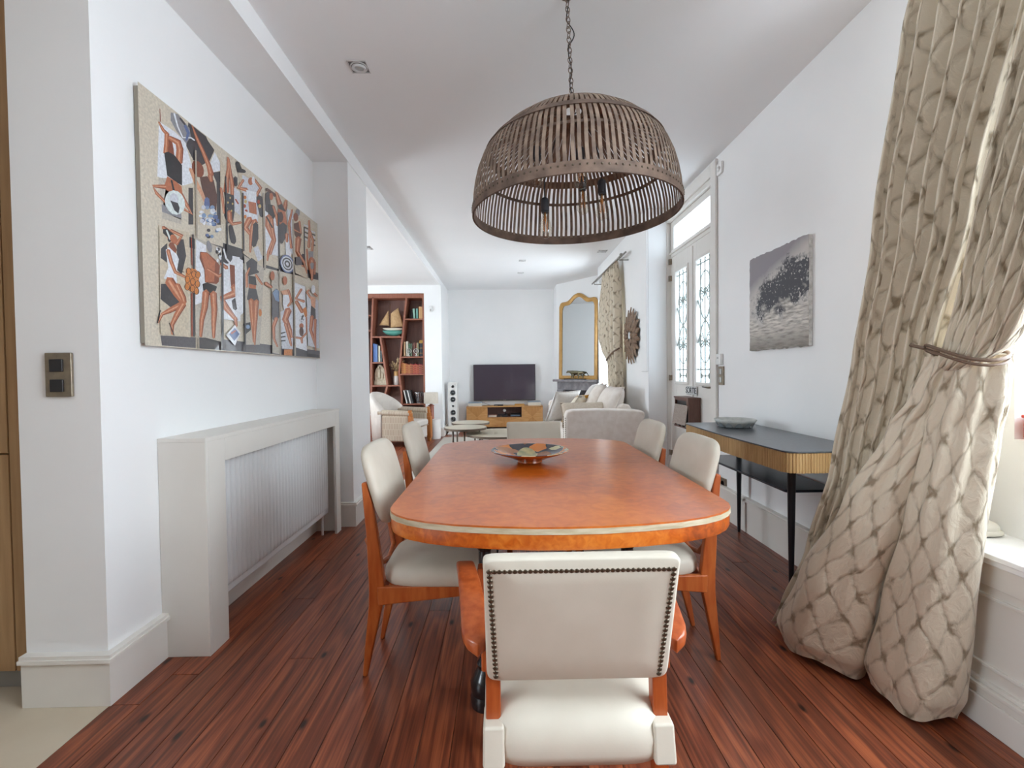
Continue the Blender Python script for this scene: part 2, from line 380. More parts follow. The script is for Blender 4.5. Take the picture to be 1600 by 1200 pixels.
# panelled bench under the near window
bn = MB(); bn.box(1.60, WR + .01, YB, 1.72, 0, .555)
bench = struct(bn.build('trim_2', 'trim_paint'))
MB().box(1.575, 1.79, YB, 1.725, 0, .10).box(1.582, 1.79, YB, 1.722, .10, .125).box(1.575, 1.79, YB, 1.722, .125, .14).box(1.588, 1.79, YB, 1.722, .14, .155).build('plinth', 'trim_paint', bench, bevel=.003)
MB().box(1.588, 1.6, YB, 1.72, .475, .555).build('frieze', 'trim_paint', bench, bevel=.003)
for y0 in (.9, -.4, -1.6):
    f_ = MB(); a, b, z0, z1 = y0, y0 + .72 if y0 < .9 else 1.68, .20, .445
    frame4(f_, 1.590, 1.602, a, b, z0, z1, .012)
    f_.build('panel_moulding', 'trim_paint', bench, bevel=.003)
struct(MB().box(1.553, WR + .01, YB, 1.735, .578, .598).box(1.57, WR + .01, YB, 1.73, .555, .578).build('trim_3', 'white_paint', bevel=.004, seg=3))
# ledge board in the window
struct(MB().box(1.785, 1.96, W0, W1, WZ0 - .005, WZ0 + .004).build('trim_4', 'white_paint'))
# ================================================================ dining table, chairs, lamp
def burl(name, a, b, c, rough, coat, sc_=26):
    m = pm(name, a, rough=rough, coat=coat, coatr=.11, spec=.9); nt = m.node_tree; N = nt.nodes; L = nt.links; bs = N['Principled BSDF']
    tc = N.new('ShaderNodeTexCoord')
    n1 = N.new('ShaderNodeTexNoise'); n1.inputs['Scale'].default_value = sc_; n1.inputs['Detail'].default_value = 2.5; n1.inputs['Distortion'].default_value = .6; L.new(tc.outputs['Object'], n1.inputs['Vector'])
    n2 = N.new('ShaderNodeTexNoise'); n2.inputs['Scale'].default_value = 2.2; n2.inputs['Detail'].default_value = 3; n2.inputs['Distortion'].default_value = .4; L.new(tc.outputs['Object'], n2.inputs['Vector'])
    ad = N.new('ShaderNodeMath'); ad.operation = 'MULTIPLY_ADD'; ad.inputs[1].default_value = .7; L.new(n2.outputs['Fac'], ad.inputs[0])
    s2 = N.new('ShaderNodeMath'); s2.operation = 'MULTIPLY'; s2.inputs[1].default_value = .55; L.new(n1.outputs['Fac'], s2.inputs[0]); L.new(s2.outputs[0], ad.inputs[2])
    cr = N.new('ShaderNodeValToRGB'); e = cr.color_ramp.elements; e[0].position = .42; e[0].color = lin(a); e[1].position = .82; e[1].color = lin(c); k = e.new(.62); k.color = lin(b)
    L.new(ad.outputs[0], cr.inputs[0]); L.new(cr.outputs[0], bs.inputs['Base Color'])
    return m
burl('burl_veneer', 'a04812', 'bb5c16', 'cc7026', .28, 0)
burl('burl_apron', '8e3c0a', 'c05a10', 'd97d2c', .3, 0, 46)
pm('maple_edge', 'b0a184', 'c9bda3', rough=.45, scale=14, stretch=(1, 1, 6))
pm('cherry_wood', 'a64c1c', 'bd6630', rough=.38, scale=5, stretch=(9, 9, 1.2), detail=6, coat=.1)
pm('mahogany_wood', '964018', 'b0582a', rough=.35, scale=5, stretch=(9, 9, 1.2), detail=6, coat=.15)
pm('cream_leather', 'c9c0b0', 'd3cbbc', rough=.5, scale=5, bump=.12, bscale=220, bdist=.001)
pm('old_brass', '5d5345', '73685a', rough=.35, metal=.85, scale=60)
pm('black_lacquer', '1c1a1c', rough=.25, coat=.3)

TC = Vector((.180, 2.166))
HW, HL = .561, .874
QUART = [(.56, .25), (.557, .21), (.545, .175), (.52, .14), (.48, .105), (.42, .072), (.33, .040), (.22, .018), (.1, .003), (0, 0)]
def outline(s=0.0, n=0):
    """boat-shaped top: straight sides, bowed ends, generous corners; s insets the edge"""
    q = [(x * (1 - s / .56), HL - y - s) for x, y in QUART]
    pts = q + [(-x, y) for x, y in q[-2::-1]]
    pts += [(-x, -y) for x, y in q] + [(x, -y) for x, y in q[-2::-1]]
    return [(TC.x + x, TC.y + y) for x, y in pts]
tb = thing('dining_table', 'long orange burl dining table with pale edge strip and rounded ends', 'table', (TC.x, TC.y, 0))
O = outline(); seam = TC.y + .03
def half(sign):
    h = [(x, y) for x, y in outline(0, 160) if (y - seam) * sign > .0006]
    a = sorted(h, key=lambda p: math.atan2((p[1] - (seam + sign * .25)), p[0] - TC.x))
    xs = [p[0] for p in h]
    a += []
    pts = a + [(max(xs), seam + sign * .0006), (min(xs), seam + sign * .0006)]
    return sorted(pts, key=lambda p: math.atan2((p[1] - (seam + sign * .25)), p[0] - TC.x))
for sgn in (-1, 1): MB().prism(half(sgn), .7545, .76).build('top_leaf', 'burl_veneer', tb, autos=30)
m = MB(); n = len(O); I = outline(.03); B_ = outline(-.001)
m.prism(B_, .738, .7545); m.build('edge_strip', 'maple_edge', tb, autos=40)
ap = MB(); A0 = outline(.0015); A1 = outline(.004); A2 = outline(.016); A3 = outline(.03)
vs = [(x, y, .738) for x, y in A0] + [(x, y, .700) for x, y in A0] + [(x, y, .692) for x, y in A1] + [(x, y, .687) for x, y in A2] + [(x, y, .687) for x, y in A3] + [(x, y, .738) for x, y in A3]
ap.add(vs, [(r * n + k, r * n + (k + 1) % n, ((r + 1) % 6) * n + (k + 1) % n, ((r + 1) % 6) * n + k) for r in range(6) for k in range(n)])
ap.build('apron', 'burl_apron', tb, autos=50)
for lx, ly in ((-.078, 1.65), (.438, 1.65), (-.078, 2.7), (.438, 2.7)):
    MB().lathe([(.055, 0), (.058, .03), (.052, .045), (.056, .06), (.058, .085), (.046, .11), (.03, .135), (.034, .15), (.02, .17), (.021, .3), (.024, .45), (.022, .56), (.036, .58), (.036, .60), (.026, .61), (.034, .735)], (lx, ly, 0), 20).build('leg', 'black_lacquer', tb, autos=35)
MB().box(-.05, .41, 1.635, 1.665, .64, .70).box(-.05, .41, 2.685, 2.715, .64, .70).box(-.093, -.063, 1.69, 2.66, .64, .735).box(.423, .453, 1.69, 2.66, .64, .735).build('under_frame', 'mahogany_wood', tb)

# ---------------------------------------------------------------- side chair: faces local +x
def profile_board(mb, line, widths, y0, y1):
    """board cut in the x-z plane along a centre line, given widths, extruded over y0..y1"""
    L_, R_ = [], []
    P_ = [Vector((a, 0, b)) for a, b in line]
    for i, p in enumerate(P_):
        d = (P_[min(i + 1, len(P_) - 1)] - P_[max(i - 1, 0)]).normalized(); nn = Vector((-d.z, 0, d.x)); hw = widths[i] / 2
        L_.append((p + nn * hw)); R_.append((p - nn * hw))
    N_ = len(line); ring = L_ + R_[::-1]
    vs = []
    for yy in (y0, y1): vs += [(q.x, (yy[i % 1] if isinstance(yy, list) else yy), q.z) for i, q in enumerate(ring)]
    M_ = len(ring); fs = [(i, (i + 1) % M_, M_ + (i + 1) % M_, M_ + i) for i in range(M_)]
    for k in range(2):
        o_ = k * M_
        for i in range(N_ - 1): fs.append((o_ + i, o_ + i + 1, o_ + M_ - 2 - i, o_ + M_ - 1 - i))
    return mb.add(vs, fs)
def side_chair():
    t = thing('dining_chair', 'x', 'chair', (0, 0, 0), 'cream upholstered side chairs at the table')
    for s in (-1, 1):
        m = MB()
        line = [(-.270, 0), (-.248, .12), (-.213, .30), (-.204, .38), (-.206, .46), (-.216, .58), (-.230, .70), (-.242, .785)]
        wd = [.018, .032, .052, .060, .056, .044, .034, .022]
        profile_board(m, line, wd, -.014, .014)
        # legs lean together towards the floor
        for i, v in enumerate(m.v): m.v[i] = Vector((v.x, s * (.128 + .055 * min(1, v.z / .45)) + v.y, v.z))
        m.build('leg', 'cherry_wood', t, bevel=.006)
        m = MB(); profile_board(m, [(.225, 0), (.215, .2), (.205, .36), (.2, .40)], [.02, .032, .05, .05], -.013, .013)
        for i, v in enumerate(m.v): m.v[i] = Vector((v.x, s * (.16 + .02 * min(1, v.z / .4)) + v.y, v.z))
        m.build('leg', 'cherry_wood', t, bevel=.006)
        m = MB(); profile_board(m, [(-.2, .345), (-.05, .352), (.1, .36), (.21, .372)], [.072, .058, .046, .04], -.011, .011)
        m.xf(T(0, s * .182, 0)); m.build('side_rail', 'cherry_wood', t, bevel=.005)
    m = MB(); m.box(-.205, -.185, -.185, .185, .33, .372); m.build('back_rail', 'cherry_wood', t, bevel=.006)
    m = MB(); m.box(.195, .215, -.185, .185, .35, .385); m.build('front_rail', 'cherry_wood', t, bevel=.006)
    m = MB(); m.tube([(-.24, -.17, .56), (-.24, -.16, .545), (-.205, -.1, .44), (-.2, 0, .42), (-.205, .1, .44), (-.24, .16, .545)], .012, 6); m.build('back_stretcher', 'cherry_wood', t, smooth=True)
    m = MB()
    def seat(u, v):
        a = 2 * PI * u; e = 2 / 4.5; c, q = math.cos(a), math.sin(a)
        r = [0, .5, .8, .94, .99, 1.0, .99, .95, .5, 0][round(v * 9)]; z = [.462, .461, .455, .443, .425, .405, .385, .376, .374, .374][round(v * 9)]
        x_ = math.copysign(abs(c) ** e, c) * .225; y_ = math.copysign(abs(q) ** e, q) * (.20 + .02 * c)
        return (.03 + x_ * r, y_ * r, z)
    m.grid(seat, 40, 10, True); m.build('seat', 'cream_leather', t, smooth=True)
    m = MB()
    def back(u, v):
        a = 2 * PI * u; e = 2 / 4.8; c, q = math.cos(a), math.sin(a)
        k = round(v * 9); r = [0, .55, .84, .95, .995, 1, .985, .93, .5, 0][k]; th = [.028, .027, .023, .015, .004, -.006, -.016, -.021, -.022, -.022][k]
        y_ = math.copysign(abs(c) ** e, c) * .205 * r; zz = math.copysign(abs(q) ** e, q) * .155 * r
        y_ *= 1 - .06 * (zz / .155 if zz < 0 else 0) * -1
        # slight concave curve of the back, lean
        x_ = th + .008 * (y_ / .2) ** 2
        return (-.212 - .27 * zz + x_ * .96, y_, .760 + zz)
    m.grid(back, 44, 10, True); m.build('backrest', 'cream_leather', t, smooth=True)
    return t
ch = side_chair()
ch.location = (-.297, 1.95, 0); ch['label'] = 'cream side chair on the radiator side of the table, nearest the viewer'
dup(ch, (-.297, 2.66, 0), 0, 'cream side chair on the radiator side of the table, farther one')
dup(ch, (.603, 2.0, 0), PI, 'cream side chair on the console side of the table, nearest the viewer')
dup(ch, (.603, 2.62, 0), PI, 'cream side chair on the console side of the table, farther one')

# ---------------------------------------------------------------- armchair: faces local +y, origin on the floor below the back
stud_me = None
def studs(parent, pts, nrm):
    global stud_me
    if stud_me is None:
        o = MB().lathe([(.0062, 0), (.0060, .0016), (.0045, .0033), (.002, .0041), (.0002, .0042)], (0, 0, 0), 8).build('stud_mesh', 'old_brass', smooth=True); stud_me = o.data; bpy.data.objects.remove(o)
    q = Vector(nrm).to_track_quat('Z', 'Y')
    for p in pts:
        o = bpy.data.objects.new('nail_head', stud_me); C.objects.link(o); o.parent = parent; o.location = Vector(p); o.rotation_mode = 'QUATERNION'; o.rotation_quaternion = q
def arm_chair(label, with_studs):
    t = thing('dining_armchair', label, 'chair', (0, 0, 0), 'cream dining armchairs at the table ends')
    # back panel: leans, bottom edge forward
    yb = lambda z: .035 - (z - .52) * .27
    m = MB(); hw = .207
    def panel(u, v):
        a = 2 * PI * u; e = 2 / 22; c, q = math.cos(a), math.sin(a); k = round(v * 9)
        r = [0, .6, .9, .975, .998, 1, .994, .965, .6, 0][k]; th = [.028, .027, .025, .02, .01, 0, -.018, -.0225, -.026, -.027][k]
        x_ = math.copysign(abs(c) ** e, c) * (hw - .012 * (1 - q) / 2) * r; zz = .672 + math.copysign(abs(q) ** e, q) * .153 * r
        return (x_, yb(zz) + th, zz)
    m.grid(panel, 64, 10, True); bk = m.build('backrest', 'cream_leather', t, smooth=True)
    if with_studs:
        nrm = Vector((0, -1, -.27)).normalized(); P_ = []
        def at(x_, z_): return Vector((x_, yb(z_) - .0215, z_))
        for k in range(37): P_.append(at(-.188 + .376 * k / 36, .797))
        for s in (-1, 1):
            for k in range(1, 24): P_.append(at(s * (.188 - .009 * k / 23), .797 - .262 * k / 23))
        studs(bk, P_, nrm)
    for s in (-1, 1):
        # rear posts
        m = MB(); p0 = (s * .182, .03, .55); 
        x0, x1 = (s * .186 - .0165, s * .186 + .0165)
        m.hexa([(x0, -.01, 0), (x1, -.01, 0), (x1, .025, 0), (x0, .025, 0), (x0, .028, .56), (x1, .028, .56), (x1, .06, .56), (x0, .06, .56)])
        m.build('rear_leg', 'mahogany_wood', t, bevel=.003)
        m = MB(); m.hexa([(s * .19 - .018, .445, 0), (s * .19 + .018, .445, 0), (s * .19 + .018, .48, 0), (s * .19 - .018, .48, 0), (s * .225 - .02, .41, .60), (s * .225 + .02, .41, .60), (s * .225 + .02, .455, .60), (s * .225 - .02, .455, .60)])
        m.build('front_leg', 'mahogany_wood', t, bevel=.004)
        # bentwood arm: wide flat blade with a rounded rear end, sweeping outwards to the front
        m = MB(); K = 22
        def arm(u, v):
            y_ = .005 + .40 * u; cx = .218 + .062 * u ** 1.1; wd = .056 * min(1, (math.sin(min(u, .16) / .16 * PI / 2)) ** .5 + .02) * (1 - .22 * u)
            z_ = .595 + .022 * math.sin(u * PI * .9) + .012 * u
            a = 2 * PI * v; c, q = math.cos(a), math.sin(a); e = .45
            return (s * (cx + math.copysign(abs(c) ** e, c) * wd * .62), y_, z_ + math.copysign(abs(q) ** e, q) * .015)
        vs = [arm(i / K, j / 16) for i in range(K + 1) for j in range(16)]
        fs = [(i * 16 + j, i * 16 + (j + 1) % 16, (i + 1) * 16 + (j + 1) % 16, (i + 1) * 16 + j) for i in range(K) for j in range(16)] + [tuple(range(16)), tuple(K * 16 + j for j in range(16))]
        m.add(vs, fs); m.build('arm', 'mahogany_wood', t, autos=50)
        m = MB(); m.box(s * .2 - .012, s * .2 + .012, .03, .06, .53, .60); m.build('arm_block', 'mahogany_wood', t, bevel=.004)
        # leather cuff round the post at seat height
        m = MB(); xc = s * .185
        m.hexa([(xc - .024, -.022, .352), (xc + .024, -.022, .352), (xc + .024, .06, .352), (xc - .024, .06, .352), (xc - .023, -.006, .432), (xc + .023, -.006, .432), (xc + .023, .07, .432), (xc - .023, .07, .432)])
        m.build('seat_cuff', 'cream_leather', t, bevel=.006)
    m = MB()
    def seat(u, v):
        a = 2 * PI * u; e = 2 / 7; c, q = math.cos(a), math.sin(a); k = round(v * 9)
        r = [0, .45, .72, .88, .965, 1, 1.0, .99, .6, 0][k]; z_ = [.468, .467, .462, .452, .43, .40, .375, .355, .352, .352][k]
        x_ = math.copysign(abs(c) ** e, c) * (.19 + .045 * (q + 1) / 2) * (r if k < 6 else r)
        return (x_ * (.995 if q < 0 else 1), .225 + math.copysign(abs(q) ** e, q) * .245 * r, z_)
    m.grid(seat, 60, 10, True); m.build('seat', 'cream_leather', t, smooth=True)
    return t
a1 = arm_chair('cream armchair with studded back and its back to the viewer, at the near table end', True)
a1.location = (.153, .985, 0); a1.rotation_euler = (0, 0, -.004)
a2 = arm_chair('cream armchair at the far end of the dining table, facing the viewer', False)
a2.location = (.215, 3.42, 0); a2.rotation_euler = (0, 0, PI)

# ---------------------------------------------------------------- ceramic dish on the table
def dish_mat():
    m = pm('painted_dish', '2a2630', rough=.18, coat=.3); nt = m.node_tree; N = nt.nodes; L = nt.links
    tc = N.new('ShaderNodeTexCoord'); vo = N.new('ShaderNodeTexVoronoi'); vo.inputs['Scale'].default_value = 13; vo.inputs['Randomness'].default_value = .9
    nz = N.new('ShaderNodeTexNoise'); nz.inputs['Scale'].default_value = 9; mx = N.new('ShaderNodeMixRGB'); mx.inputs[0].default_value = .12
    L.new(tc.outputs['Object'], nz.inputs['Vector']); L.new(tc.outputs['Object'], mx.inputs[1]); L.new(nz.outputs['Color'], mx.inputs[2]); L.new(mx.outputs[0], vo.inputs['Vector'])
    sp = N.new('ShaderNodeSeparateColor'); L.new(vo.outputs['Color'], sp.inputs[0])
    cr = N.new('ShaderNodeValToRGB'); cr.color_ramp.interpolation = 'CONSTANT'; e = cr.color_ramp.elements
    e[0].position = 0; e[0].color = lin('2a2430'); e[1].position = .42; e[1].color = lin('c9793a')
    for p_, c_ in ((.56, '3c5a6e'), (.66, 'd8c79a'), (.76, '2a2430'), (.86, '9c6a4a'), (.93, 'b9b48c')): k = e.new(p_); k.color = lin(c_)
    L.new(sp.outputs[0], cr.inputs[0]); L.new(cr.outputs[0], N['Principled BSDF'].inputs['Base Color'])
dish_mat(); pm('terracotta_glaze', '9a4818', 'ac5a26', rough=.22, scale=20, coat=.3)
pm('dish_ochre', 'b9a878', '8a8a6a', rough=.2, scale=25); pm('dish_brown', '8a5c3e', '7a5038', rough=.25, scale=30)
DC = onZ(829, 726, .76); DC = Vector((DC.x, 2.24, .7602))
ds = thing('painted_dish', 'wide shallow painted ceramic dish with terracotta underside on the dining table', 'dish', DC)
MB().lathe([(.058, 0), (.062, .004), (.06, .01), (.10, .028), (.15, .044), (.186, .057), (.189, .061)], DC, 40, cap1=False).build('outer_shell', 'terracotta_glaze', ds, autos=60)
MB().lathe([(.189, .061), (.186, .0635), (.18, .061), (.14, .042), (.09, .025), (.05, .018), (.001, .016)], DC, 40, cap0=False).build('painted_inside', 'painted_dish', ds, smooth=True)
def patch(cx, cy, rx, ry, mat_):
    m = MB(); vs = []
    def hz(x_, y_):
        r = math.hypot(x_, y_); t = [(0, .016), (.05, .018), (.09, .025), (.14, .042), (.18, .061)]
        for (r0, z0), (r1, z1) in zip(t[:-1], t[1:]):
            if r <= r1: return z0 + (z1 - z0) * (r - r0) / (r1 - r0) + .0012
        return .0625
    m.grid(lambda u, v: (DC.x + cx + rx * math.sqrt(v) * math.cos(2 * PI * u), DC.y + cy + ry * math.sqrt(v) * math.sin(2 * PI * u), DC.z + hz(cx + rx * math.sqrt(v) * math.cos(2 * PI * u), cy + ry * math.sqrt(v) * math.sin(2 * PI * u))), 20, 6, True)
    m.build('painted_motif', mat_, ds, smooth=True)
patch(-.01, .055, .05, .095, 'dish_ochre'); patch(.07, .03, .04, .06, 'dish_brown'); patch(-.085, .02, .03, .05, 'terracotta_glaze')

# ---------------------------------------------------------------- pendant lamp
pm('rusty_iron', '6e5d52', '94806f', rough=.7, metal=.15, scale=18, bump=.2, bscale=60, rand=True)
pm('rusty_band', '5c4c42', '806a5c', rough=.65, metal=.2, scale=14, bump=.2, bscale=60)
pm('socket_black', '33343a', rough=.5); pm('cable_black', '2a2a2c', rough=.6)
glassmat('bulb_glass', tint=(.97, .95, .9), gloss=.09)
pm('filament', 'd8893a', rough=.3, metal=.6)
LX, LY, LZ = .345, 2.2, 1.942
lamp = thing('pendant_lamp', 'large domed pendant lamp of rusty metal strips hanging on a chain', 'pendant lamp', (LX, LY, LZ))
PR = [(.483, 0), (.482, .05), (.479, .10), (.470, .16), (.456, .22), (.432, .285), (.396, .345), (.345, .40), (.285, .447), (.22, .484), (.15, .512), (.08, .529), (.045, .534)]
m = MB(); hwid = .0072; PR = [(r, z * .905) for r, z in PR]; NP = len(PR)
vs = []
for i, (r, z) in enumerate(PR):
    hw_ = min(hwid, r * math.tan(PI / 112) * .96)
    jt = .0015 * math.sin(i * 1.9)
    for dx in (-hw_, hw_): vs.append((dx + jt, -r, z)); 
    for dx in (hw_, -hw_): vs.append((dx + jt, -r + .0016, z))
fs = []
for i in range(NP - 1):
    for k in range(4): fs.append((i * 4 + k, i * 4 + (k + 1) % 4, (i + 1) * 4 + (k + 1) % 4, (i + 1) * 4 + k))
fs += [(0, 1, 2, 3), tuple((NP - 1) * 4 + k for k in range(4))]
strip0 = MB().add([Vector(v) + Vector((LX, LY, LZ)) for v in vs], fs).build('metal_strip', 'rusty_iron', lamp)
NS = 112
for k in range(1, NS):
    o = strip0.copy(); C.objects.link(o); o.rotation_euler = (0, 0, 2 * PI * k / NS + random.uniform(-.006, .006))
def ringband(name, r0, r1, z0, z1, th=.003, n=96, mat='rusty_band'):
    m = MB(); m.lathe([(r0, z0), (r1, z1), (r1 - th, z1), (r0 - th, z0)], (LX, LY, LZ), n, closed=True); return m.build(name, mat, lamp, autos=40)
bandrim = ringband('rim_band', .4865, .486, -.004, .042)
ringband('rim_inner_band', .4805, .479, -.004, .030)
ringband('upper_hoop', .418, .395, .288, .316)
ringband('inner_hoop', .447, .4435, .201, .214, .004)
ringband('crown_ring', .16, .05, .461, .486)
rv = MB().lathe([(.0045, 0), (.0042, .0012), (.0025, .0024), (.0002, .0026)], (0, 0, 0), 6).build('rivet', 'old_brass', smooth=True); rme = rv.data; bpy.data.objects.remove(rv)
for k in range(NS):
    a = -PI / 2 + 2 * PI * k / NS
    if math.sin(a) > .35: continue
    o = bpy.data.objects.new('rivet', rme); C.objects.link(o); o.parent = bandrim; o.location = (.4868 * math.cos(a), .4868 * math.sin(a), .026); o.rotation_euler = (PI / 2, 0, a + PI / 2)
# chain of oval links and the cable that runs through it
def link(mb, c, ang, L_=.030, W_=.011, r=.0021):
    pts = []
    for k in range(13):
        t = 2 * PI * k / 12; pts.append(Vector((W_ * math.cos(t), 0, L_ / 2 * math.sin(t) * (1.0))))
    st = len(mb.v); mb.tube(pts, r, 5, caps=False); mb.xf(T(*c) @ Rz(ang), st)
lm = MB(); link(lm, (0, 0, 0), 0); l0 = lm.build('chain_link', 'rusty_band', smooth=True); lme = l0.data; bpy.data.objects.remove(l0)
z_ = .49
k = 0
while z_ < CEIL - LZ - .015:
    o = bpy.data.objects.new('chain_link', lme); C.objects.link(o); o.parent = lamp; o.location = (-.022 * (z_ - .53), 0, z_); o.rotation_euler = (0, 0, (k % 2) * PI / 2 + .4); z_ += .0235; k += 1
MB().tube([(LX - .02 * t_ + .006 * math.sin(t_ * 40) + (.02 * math.sin((t_ - .3) / .12 * PI) if .3 < t_ < .42 else 0), LY + .005 * math.cos(t_ * 31), LZ + .49 + t_) for t_ in [i * .012 for i in range(44)]], .0028, 6).build('cable', 'cable_black', lamp, smooth=True)
MB().lathe([(.012, 0), (.03, .006), (.034, .012), (.0005, .012)], (LX - .01, LY, CEIL - .0125), 20).build('ceiling_rose', 'rusty_band', lamp, smooth=True)
MB().tube([(LX - .15, LY, LZ + .463), (LX + .15, LY, LZ + .463)], .006, 6).tube([(LX, LY - .15, LZ + .462), (LX, LY + .15, LZ + .462)], .006, 6).build('spider_bar', 'rusty_band', lamp)
BPROF = [(.0125, 0), (.0135, -.012), (.018, -.03), (.026, -.055), (.031, -.078), (.030, -.096), (.022, -.113), (.010, -.121), (.0005, -.122)]
for bx, by, bz in ((.203, 2.2, 2.00), (.175, 2.24, 2.265), (.368, 2.14, 2.205), (.41, 2.34, 2.155), (.476, 2.2, 2.08)):
    tx, ty = LX + (bx - LX) * .35, LY + (by - LY) * .35
    MB().tube([(tx, ty, LZ + .463), (tx + (bx - tx) * .7, ty + (by - ty) * .7, bz + .2), (bx, by, bz + .10), (bx, by, bz)], .0028, 6).build('cable', 'cable_black', lamp, smooth=True)
    sk = MB().lathe([(.004, .028), (.012, .026), (.019, .018), (.0195, 0), (.0195, -.036), (.0165, -.038), (.0165, -.044)], (bx, by, bz), 16).build('socket', 'socket_black', lamp, autos=40)
    bb = MB().lathe(BPROF, (bx, by, bz - .042), 18).build('bulb', 'bulb_glass', lamp, smooth=True)
    f_ = MB()
    for q in range(4):
        a = PI / 2 * q; f_.tube([(bx + .004 * math.cos(a), by + .004 * math.sin(a), bz - .06), (bx + .010 * math.cos(a), by + .010 * math.sin(a), bz - .09), (bx + .012 * math.cos(a + .5), by + .012 * math.sin(a + .5), bz - .13)], .0011, 5)
    f_.tube([(bx, by, bz - .042), (bx, by, bz - .085)], .004, 6); f_.build('filament', 'filament', bb, smooth=True)

lamp.rotation_euler = (0, -.018, 0)
